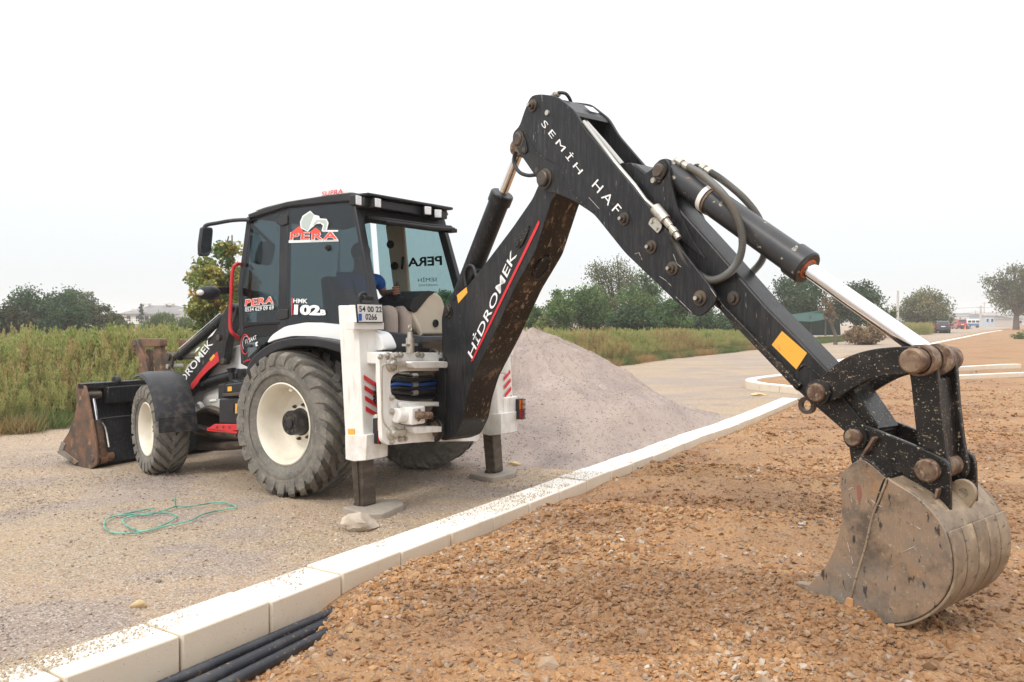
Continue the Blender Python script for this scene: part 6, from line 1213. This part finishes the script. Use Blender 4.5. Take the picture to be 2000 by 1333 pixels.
# left group
tpx('broadleaf_tree', 20, 600, 62, 120, 'red', 'reddish dark tree at the left edge of the picture beyond the weeds', n=6500, leaf=.24, lo=.0)
tpx('broadleaf_tree', 92, 548, 66, 165, 'dark', 'tall dark green tree with a pointed top, largest of the left group', n=11000, leaf=.24, lo=.0, clumps=40)
tpx('broadleaf_tree', 135, 590, 62, 100, 'dark', 'low dark bushy tree in the middle of the left group', n=6500, leaf=.22, lo=0.)
tpx('broadleaf_tree', 152, 556, 74, 95, 'pale', 'thin pale tree with see-through crown behind the dark left group', n=4200, leaf=.21, lo=.1, clumps=30, thin=.6)
tpx('broadleaf_tree', 190, 585, 70, 80, 'olive', 'olive brown tree sloping down at the right of the left group', n=5200, leaf=.22, lo=0.)
tpx('broadleaf_tree', 225, 604, 72, 70, 'olive', 'lowest olive tree beside the pale villa', n=4200, leaf=.22, lo=0.)
tpx('broadleaf_tree', -50, 585, 60, 120, 'dark', 'dark tree cut by the left picture edge', n=5000, leaf=.26, lo=0.)
tpx('willow_tree', 318, 611, 85, 80, 'willow', 'light green weeping willow in front of the villa', n=7000, leaf=.30, lo=0., droop=.6, clumps=30)
tpx('willow_tree', 362, 622, 80, 50, 'willow', 'small light green willow at the right end of the villa', n=3500, leaf=.28, lo=0., droop=.5, clumps=18)
tpx('conifer_tree', 276, 582, 150, 10, 'dark', 'slim grey-green conifer standing before the villa roof', n=1600, leaf=.34, lo=0., shape=2.2)
tpx('conifer_tree', 390, 596, 55, 22, 'dark', 'dark narrow conifer beside the yellowing tree', n=2400, leaf=.2, lo=0., shape=1.8)
# right-hand group behind the field
for a in ((880, 548, 62, 90, 'mid', 'mid green tree showing between cab and boom'), (945, 585, 64, 90, 'mid', 'low green tree behind the boom foot'), (1045, 585, 60, 95, 'mid', 'rounded mid green tree at the left of the right-hand group'),
          (1095, 560, 58, 100, 'mid', 'bright green leafy tree second in the right-hand group'), (1150, 540, 60, 130, 'mid', 'light green tree under the dipper arm with a ragged top'), (1195, 500, 72, 180, 'olive', 'tallest grey-green tree of the group behind the dipper'),
          (1262, 520, 66, 130, 'mid', 'dark green tree half hidden by the dipper plates'), (1235, 596, 52, 110, 'dark', 'low dark bush below the tall tree'), (1312, 575, 56, 130, 'mid', 'bushy green tree at the right of the group below the dipper'), (1385, 600, 58, 120, 'dark', 'dark bush behind the dipper bolts'), (1445, 612, 60, 90, 'mid', 'low green bush behind the lower dipper edge')):
    tpx('broadleaf_tree', *a, n=9500 if a[3] > 100 else 6500, leaf=.19, lo=0.0, clumps=44, shape=.8)
tpx('broadleaf_tree', 1560, 528, 80, 150, 'dark', 'big dark green tree above the green netting', n=11000, leaf=.26, lo=0., clumps=46)
tpx('broadleaf_tree', 1672, 545, 84, 130, 'dark', 'dark green tree behind the chrome piston rod', n=9000, leaf=.26, lo=0., clumps=40)
tpx('broadleaf_tree', 1720, 590, 80, 70, 'mid', 'yellowish green tree right of the piston rod', n=4000, leaf=.24, lo=0.)
tpx('broadleaf_tree', 1632, 572, 58, 44, 'dry', 'slender half-bare tree with a pale leaning trunk beside the netting', n=800, leaf=.15, lo=.35, thin=.7, trunk=.13, lean=(-.8, 0))
tpx('broadleaf_tree', 1795, 566, 118, 130, 'olive', 'rounded olive brown tree beyond the road near the lamp pole', n=11000, leaf=.36, lo=0., clumps=44)
tpx('broadleaf_tree', 1838, 610, 112, 50, 'olive', 'small olive tree just above the parked dark car', n=3000, leaf=.34, lo=0.)
tpx('broadleaf_tree', 1985, 512, 138, 130, 'olive', 'spreading grey-green tree with a stout trunk at the right edge', n=12000, leaf=.36, lo=.18, clumps=46, thin=.3, trunk=.5)
tpx('green_bush', 1993, 650, 70, 40, 'mid', 'green bush at the right edge of the brown soil', n=900, leaf=.13, lo=0., cat='bush')
tpx('brush_pile', 1690, 636, 58, 95, 'dry', 'heap of dry cut branches lying by the road verge', n=2600, leaf=.26, lo=0., cat='brush pile', shape=.3)
# low scrub beyond the road by the lamp pole: many plants, one mass
m = 1500; y = RNG.uniform(96, 124, m); x = y * RNG.uniform(.452, .522, m); instancer('roadside_scrub', np.stack([x, y, np.full(m, -.12)], -1), WP[:4], None, np.stack([RNG.normal(0, .1, m)] * 2 + [RNG.uniform(0, 6.28, m)], -1), (.8 + .5 * RNG.random(m)), RNG.integers(0, 4, m))
# ================================================================== far things
def P3(px, py, Y): return Vector(at(px, py, Y))
NET = pmat('green_netting', (.006, .05, .036), .8); a = [P3(1540, 615, 70), P3(1596, 608, 70), P3(1622, 612, 70), P3(1618, 622, 68), P3(1580, 628, 66), P3(1535, 626, 66)]
mb = MB().plate(a, Vector((0, -.6, -.03))); nt_ = empty('shade_shelter', (P3(1580, 650, 68).x, 68, -.1)); tag(nt_, 'dark green shade netting stretched over posts under the big trees', 'shelter'); inv = Matrix.Translation(-nt_.location)
o = obj('netting', mb, NET, nt_); o.matrix_local = inv
bk_ = MB().plate([P3(1540, 625, 72), P3(1640, 618, 72), P3(1642, 655, 72), P3(1540, 656, 72)], Vector((0, .3, 0))); o = obj('netting_wall', bk_, pmat('dark_netting', (.01, .02, .016), .9), nt_); o.matrix_local = inv
for q in (1545, 1583, 1612): o = obj('post', MB().cyl(P3(q, 616, 67), P3(q, 657, 67), .07, n=8), BARK, nt_); o.matrix_local = inv
POLE = pmat('concrete_pole', (.50, .48, .44), .8)
def pole(px, yt, yb, Y, r, lab, name='lamp_pole'):
    b_ = P3(px, yb, Y); t_ = P3(px, yt, Y); mb = MB().cyl(Vector((0, 0, 0)), Vector((0, 0, t_.z - b_.z)), r, r * .6, 12); mb.box((0, 0, t_.z - b_.z - .5), (1.6 if Y > 150 else .1, .12, .12)); o = obj(name, mb, POLE); o.location = b_; tag(o, lab, 'pole')
pole(1753, 568, 637, 92, .17, 'pale concrete pole standing in front of the olive brown tree'); pole(1915, 597, 637, 175, .28, 'grey utility pole beyond the parked car', 'utility_pole'); pole(1922, 590, 636, 260, .25, 'faint second utility pole further along the road', 'utility_pole')
pole(1905, 606, 634, 300, .25, 'faintest utility pole at the end of the road', 'utility_pole')
wires = MB()
for z_ in (611, 601): 
    for (q0, q1) in (((1700, z_ + 1, 230), (1915, z_ - 1, 175)), ((1915, z_ - 1, 175), (2030, z_ - 12, 120))):
        A, B = P3(*q0), P3(*q1); wires.tube([A.lerp(B, t) - Vector((0, 0, 2.0 * t * (1 - t))) for t in np.linspace(0, 1, 9)], .022, 4)
tag(obj('power_lines', wires, RUB), 'thin overhead wires running to the utility pole', 'wires')
# villa on the left
VW = pmat('cream_wall', (.62, .58, .50), .85); VR = pmat('grey_roof', (.20, .19, .19), .85, layers=[dict(scale=.5, stretch=(1, 1, 6), lo=.4, hi=.6, col=(.27, .26, .25), amt=.6)]); WN = pmat('dark_window', (.03, .035, .045), .15)
v0 = P3(302, 650, 150); vb = empty('villa', (v0.x, 150, 0)); tag(vb, 'cream villa with a low grey hipped roof beyond the weed field', 'house')
Wd = 135 / F * 150; zt = H + (626 - 612) / F * 150; zr_ = H + (626 - 597) / F * 150
obj('wall', MB().box((0, 5, zt / 2 - .4), (Wd * .94, 9, zt + .6)), VW, vb); hw = Wd / 2 + .3
mb = MB().add([(-hw, .1, zt - .1), (hw, .1, zt - .1), (hw, 10, zt - .1), (-hw, 10, zt - .1), (-hw * .42, 5, zr_ + .1), (hw * .30, 5, zr_ + .1), (-hw, .1, zt - .3), (hw, .1, zt - .3), (hw, 10, zt - .3), (-hw, 10, zt - .3)], [(0, 1, 5, 4), (1, 2, 5), (2, 3, 4, 5), (3, 0, 4), (6, 7, 1, 0), (7, 8, 2, 1), (8, 9, 3, 2), (9, 6, 0, 3), (9, 8, 7, 6)]); rf_ = obj('roof', mb, VR, vb)
for x_ in (-3.6, .9): mb = MB().box((x_, 4.6, zr_ + .35), (1.7, .9, .18)); mb.box((x_ - .6, 4.6, zr_ + .1), (.15, .6, .5)); mb.box((x_ + .6, 4.6, zr_ + .1), (.15, .6, .5)); obj('chimney', mb, VW, rf_)
for x_, z_ in ((-4.6, zt + .55), (4.2, zt + .5)): mb = MB().box((x_, 2.2, z_), (1.0, .8, .5)); obj('dormer', mb, VW, rf_)
for x_ in (-5.0, -3.3, -1.6, .3, 2.2, 4.3): wf = obj('window', MB().box((x_, .46, zt - 1.0), (.9, .12, 1.1)), VW, vb); obj('pane', MB().box((x_, .38, zt - 1.0), (.7, .06, .9)), WN, wf)
mb = MB().box((-4.4, .1, zt - 1.9), (3.2, 1.0, .15))
for q in np.arange(-5.8, -2.9, .35): mb.box((q, -.35, zt - 1.5), (.06, .06, .7))
mb.box((-4.4, -.35, zt - 1.15), (3.2, .08, .08)); obj('balcony', mb, WHTP, vb)
v1 = P3(372, 640, 130); b2 = empty('outbuilding', (v1.x, 130, 0)); tag(b2, 'low outbuilding with grey roof showing beside the yellowing tree', 'building'); obj('wall', MB().box((0, 3, .9), (5, 4, 2.6)), VW, b2); obj('roof', MB().add([(-3, .6, 2.2), (3, .6, 2.2), (3, 5.4, 2.2), (-3, 5.4, 2.2), (-2, 3, 3.0), (2, 3, 3.0)], [(0, 1, 5, 4), (1, 2, 5), (2, 3, 4, 5), (3, 0, 4), (3, 2, 1, 0)]), VR, b2)
# buildings at the end of the road
def hut(name, px, Y, wpx, ytop, wall, roof, lab, nwin, gable=.25, ybot=636):
    c = P3(px, 626, Y); w_ = wpx / F * Y; h_ = H + (626 - ytop) / F * Y; b = empty(name, (c.x, Y, 0)); tag(b, lab, 'building'); obj('wall', MB().box((0, 4, h_ / 2 - .3), (w_, 8, h_ + .4)), wall, b)
    obj('roof', MB().add([(-w_ / 2 - .4, -.4, h_), (w_ / 2 + .4, -.4, h_), (w_ / 2 + .4, 8.4, h_), (-w_ / 2 - .4, 8.4, h_), (-w_ / 2 - .4, 4, h_ * (1 + gable)), (w_ / 2 + .4, 4, h_ * (1 + gable))], [(0, 1, 5, 4), (1, 2, 5), (2, 3, 4, 5), (3, 0, 4), (3, 2, 1, 0)]), roof, b)
    for k in range(nwin): x_ = -w_ / 2 + (k + .5) * w_ / nwin; f = obj('window', MB().box((x_, -.04, h_ * .55), (w_ / nwin * .62, .1, h_ * .4)), WHTP, b); obj('pane', MB().box((x_, -.10, h_ * .55), (w_ / nwin * .5, .04, h_ * .32)), WN, f)
LBW = pmat('pale_blue_wall', (.42, .50, .58), .8); RR_ = pmat('reddish_roof', (.34, .27, .24), .85)
hut('blue_building', 1942, 230, 36, 617, LBW, RR_, 'pale blue building with reddish roof behind the right-hand tree', 4); hut('warehouse', 1885, 420, 50, 618, pmat('grey_wall', (.5, .5, .5), .8), VR, 'hazy grey low building at the end of the road', 5, .15); hut('pink_building', 1988, 210, 20, 622, pmat('pink_wall', (.50, .44, .41), .8), VR, 'pinkish wall glimpsed behind the tree trunk', 2)
hz_pts = [(1100, 618), (1300, 612), (1500, 616), (1700, 610), (1800, 614), (1850, 617), (1890, 612), (1930, 616), (2100, 610), (2400, 612)]
mb = MB(); A = [Vector(at(a, b, 640)) for a, b in hz_pts]; mb.plate([Vector((A[0].x, 640, -2))] + A + [Vector((A[-1].x, 640, -2))], Vector((0, 30, 0))); o = obj('hills', mb, pmat('far_hill', (.10, .13, .09), .9)); o['kind'] = 'structure'
# dark car seen from behind, on the road
def car(loc, rz, col, lab, name='parked_car', W=1.8, L=4.4, Hh=1.68, lights=True):
    c = empty(name, loc, rz); tag(c, lab, 'car'); pm = pmat('car_paint', col, .25, coat=.6); w2 = W / 2
    side = [(0, .38), (0, .95), (.12, 1.02), (L * .62, 1.05), (L * .97, .85), (L, .45), (L * .97, .3), (.05, .3)]
    mb = MB().plate(rnd([Vector((-w2, a, b)) for a, b in side], .12), XV * W); obj('body', mb, pm, c, bev=.06)
    cabp = [(.06, 1.0), (.35, Hh - .1), (.55, Hh), (L * .5, Hh - .02), (L * .72, 1.03)]; obj('cabin', MB().plate(rnd([Vector((-w2 * .86, a, b)) for a, b in cabp], .1), XV * W * .86), pm, c, bev=.05)
    obj('rear_window', MB().add([(-w2 * .72, .10, 1.08), (w2 * .72, .10, 1.08), (w2 * .62, .30, Hh - .14), (-w2 * .62, .30, Hh - .14)], [(0, 1, 2, 3)]), WN, c, recalc=False)
    for s in (-1, 1):
        obj('side_window', MB().box((s * w2 * .865, L * .35, 1.28), (.02, L * .42, .34)), WN, c)
        if lights: obj('tail_light', MB().box((s * w2 * .84, .06, 1.12), (.16, .16, .42)), TLR, c, bev=.03)
        for y_ in (.8, L - .8):
            wl = obj('wheel', MB().cyl((s * (w2 - .22), y_, .34), (s * (w2 + .01), y_, .34), .34, n=20), RUB, c); obj('rim', MB().cyl((s * (w2 - .02), y_, .34), (s * (w2 + .02), y_, .34), .2, n=14), ZNC, wl)
    obj('bumper', MB().box((0, -.04, .52), (W * .98, .16, .24)), RUB, c, bev=.04); obj('number_plate', MB().box((0, -.07, .92), (.5, .03, .12)), WST, c); obj('mirror', MB().box((-w2 - .08, L * .62, 1.12), (.16, .12, .14)).box((w2 + .08, L * .62, 1.12), (.16, .12, .14)), pm, c); obj('roof_rail', MB().cyl((-w2 * .7, .6, Hh + .04), (-w2 * .7, 2.2, Hh + .04), .02).cyl((w2 * .7, .6, Hh + .04), (w2 * .7, 2.2, Hh + .04), .02), ZNC, c)
    return c
p = gz(1842, 651.5, -.11); car((p.x, p.y, -.11), math.radians(-24), (.03, .032, .045), 'dark sports utility car seen from behind on the gravel road')
# far vehicles, debris, cone
p = gz(1880, 641, -.11); q = P3(1880, 632, 160); car((q.x, 160, -.1), math.radians(-14), (.40, .04, .045), 'small red van far down the road', W=1.9, L=4.6, Hh=2.0, lights=False)
q = P3(1897, 632, 190); bus = empty('minibus', (q.x, 190, -.1)); tag(bus, 'white and blue minibus parked crosswise at the far end of the road', 'minibus')
obj('body', MB().box((0, 0, 1.35), (2.9 * 190 / 190 * 1.0, 1.9, 1.3)), WHTP, bus, bev=.15); obj('lower_body', MB().box((0, -.02, .75), (2.95, 1.95, .55)), pmat('blue_paint', (.06, .16, .36), .4), bus, bev=.05)
for x_ in (-.95, 0, .95): obj('window', MB().box((x_, -.96, 1.45), (.75, .04, .5)), WN, bus)
for x_ in (-.95, .95): obj('wheel', MB().cyl((x_, -.98, .35), (x_, -.7, .35), .35, n=16), RUB, bus)
RUBB = pmat('rubble', (.20, .145, .10), .9, layers=[dict(scale=2, lo=.45, hi=.6, col=(.10, .09, .08), amt=.9)])
def heap(px, py, wpx, hpx, lab, mat=RUBB, z0=-.11, seed=60):
    p = gz(px, py, z0); me = rockmesh(seed, 3, 1.4, 1); s = p.y / F; o = bpy.data.objects.new('debris_heap', me); C.objects.link(o); me.materials.append(mat); me.transform(Matrix.Diagonal((wpx / 2 * s, wpx / 2 * s, hpx * s, 1))); fin(me, 30); o.location = p; tag(o, lab, 'debris heap')
heap(1866, 642, 26, 11, 'rusty brown heap of debris beside the dark car', seed=61); heap(1888, 643, 18, 8, 'grey heap of rubble next to the orange cone', pmat('grey_rubble', (.2, .19, .17), .9), seed=62); heap(1715, 653, 60, 9, 'low grey heap of branches and stones on the road verge', seed=63)
p = gz(1885, 644, -.11); cone_ = MB().lathe([(0, .22), (.75, .04), (.75, 0)], (0, 0, 0), ZV, 14); cone_.box((0, 0, .02), (.5, .5, .05)); o = obj('traffic_cone', cone_, pmat('cone_orange', (.8, .12, .05), .5)); o.location = p; tag(o, 'orange traffic cone standing near the far debris', 'traffic cone')
p = gz(1838, 657, -.1)
# ================================================================== damp air
hz = obj('haze', MB().box((0, 0, 5.2), (1420, 1420, 18.0)), []); hz['kind'] = 'stuff'
hm = bpy.data.materials.new('damp_air'); hm.use_nodes = True; t = hm.node_tree; t.nodes.clear(); ho = N(t, 'ShaderNodeOutputMaterial'); pv = N(t, 'ShaderNodeVolumePrincipled')
pv.inputs['Color'].default_value = (1, 1, 1, 1); pv.inputs['Density'].default_value = .0008; pv.inputs['Anisotropy'].default_value = .2; t.links.new(pv.outputs[0], ho.inputs['Volume']); hz.data.materials.append(hm)
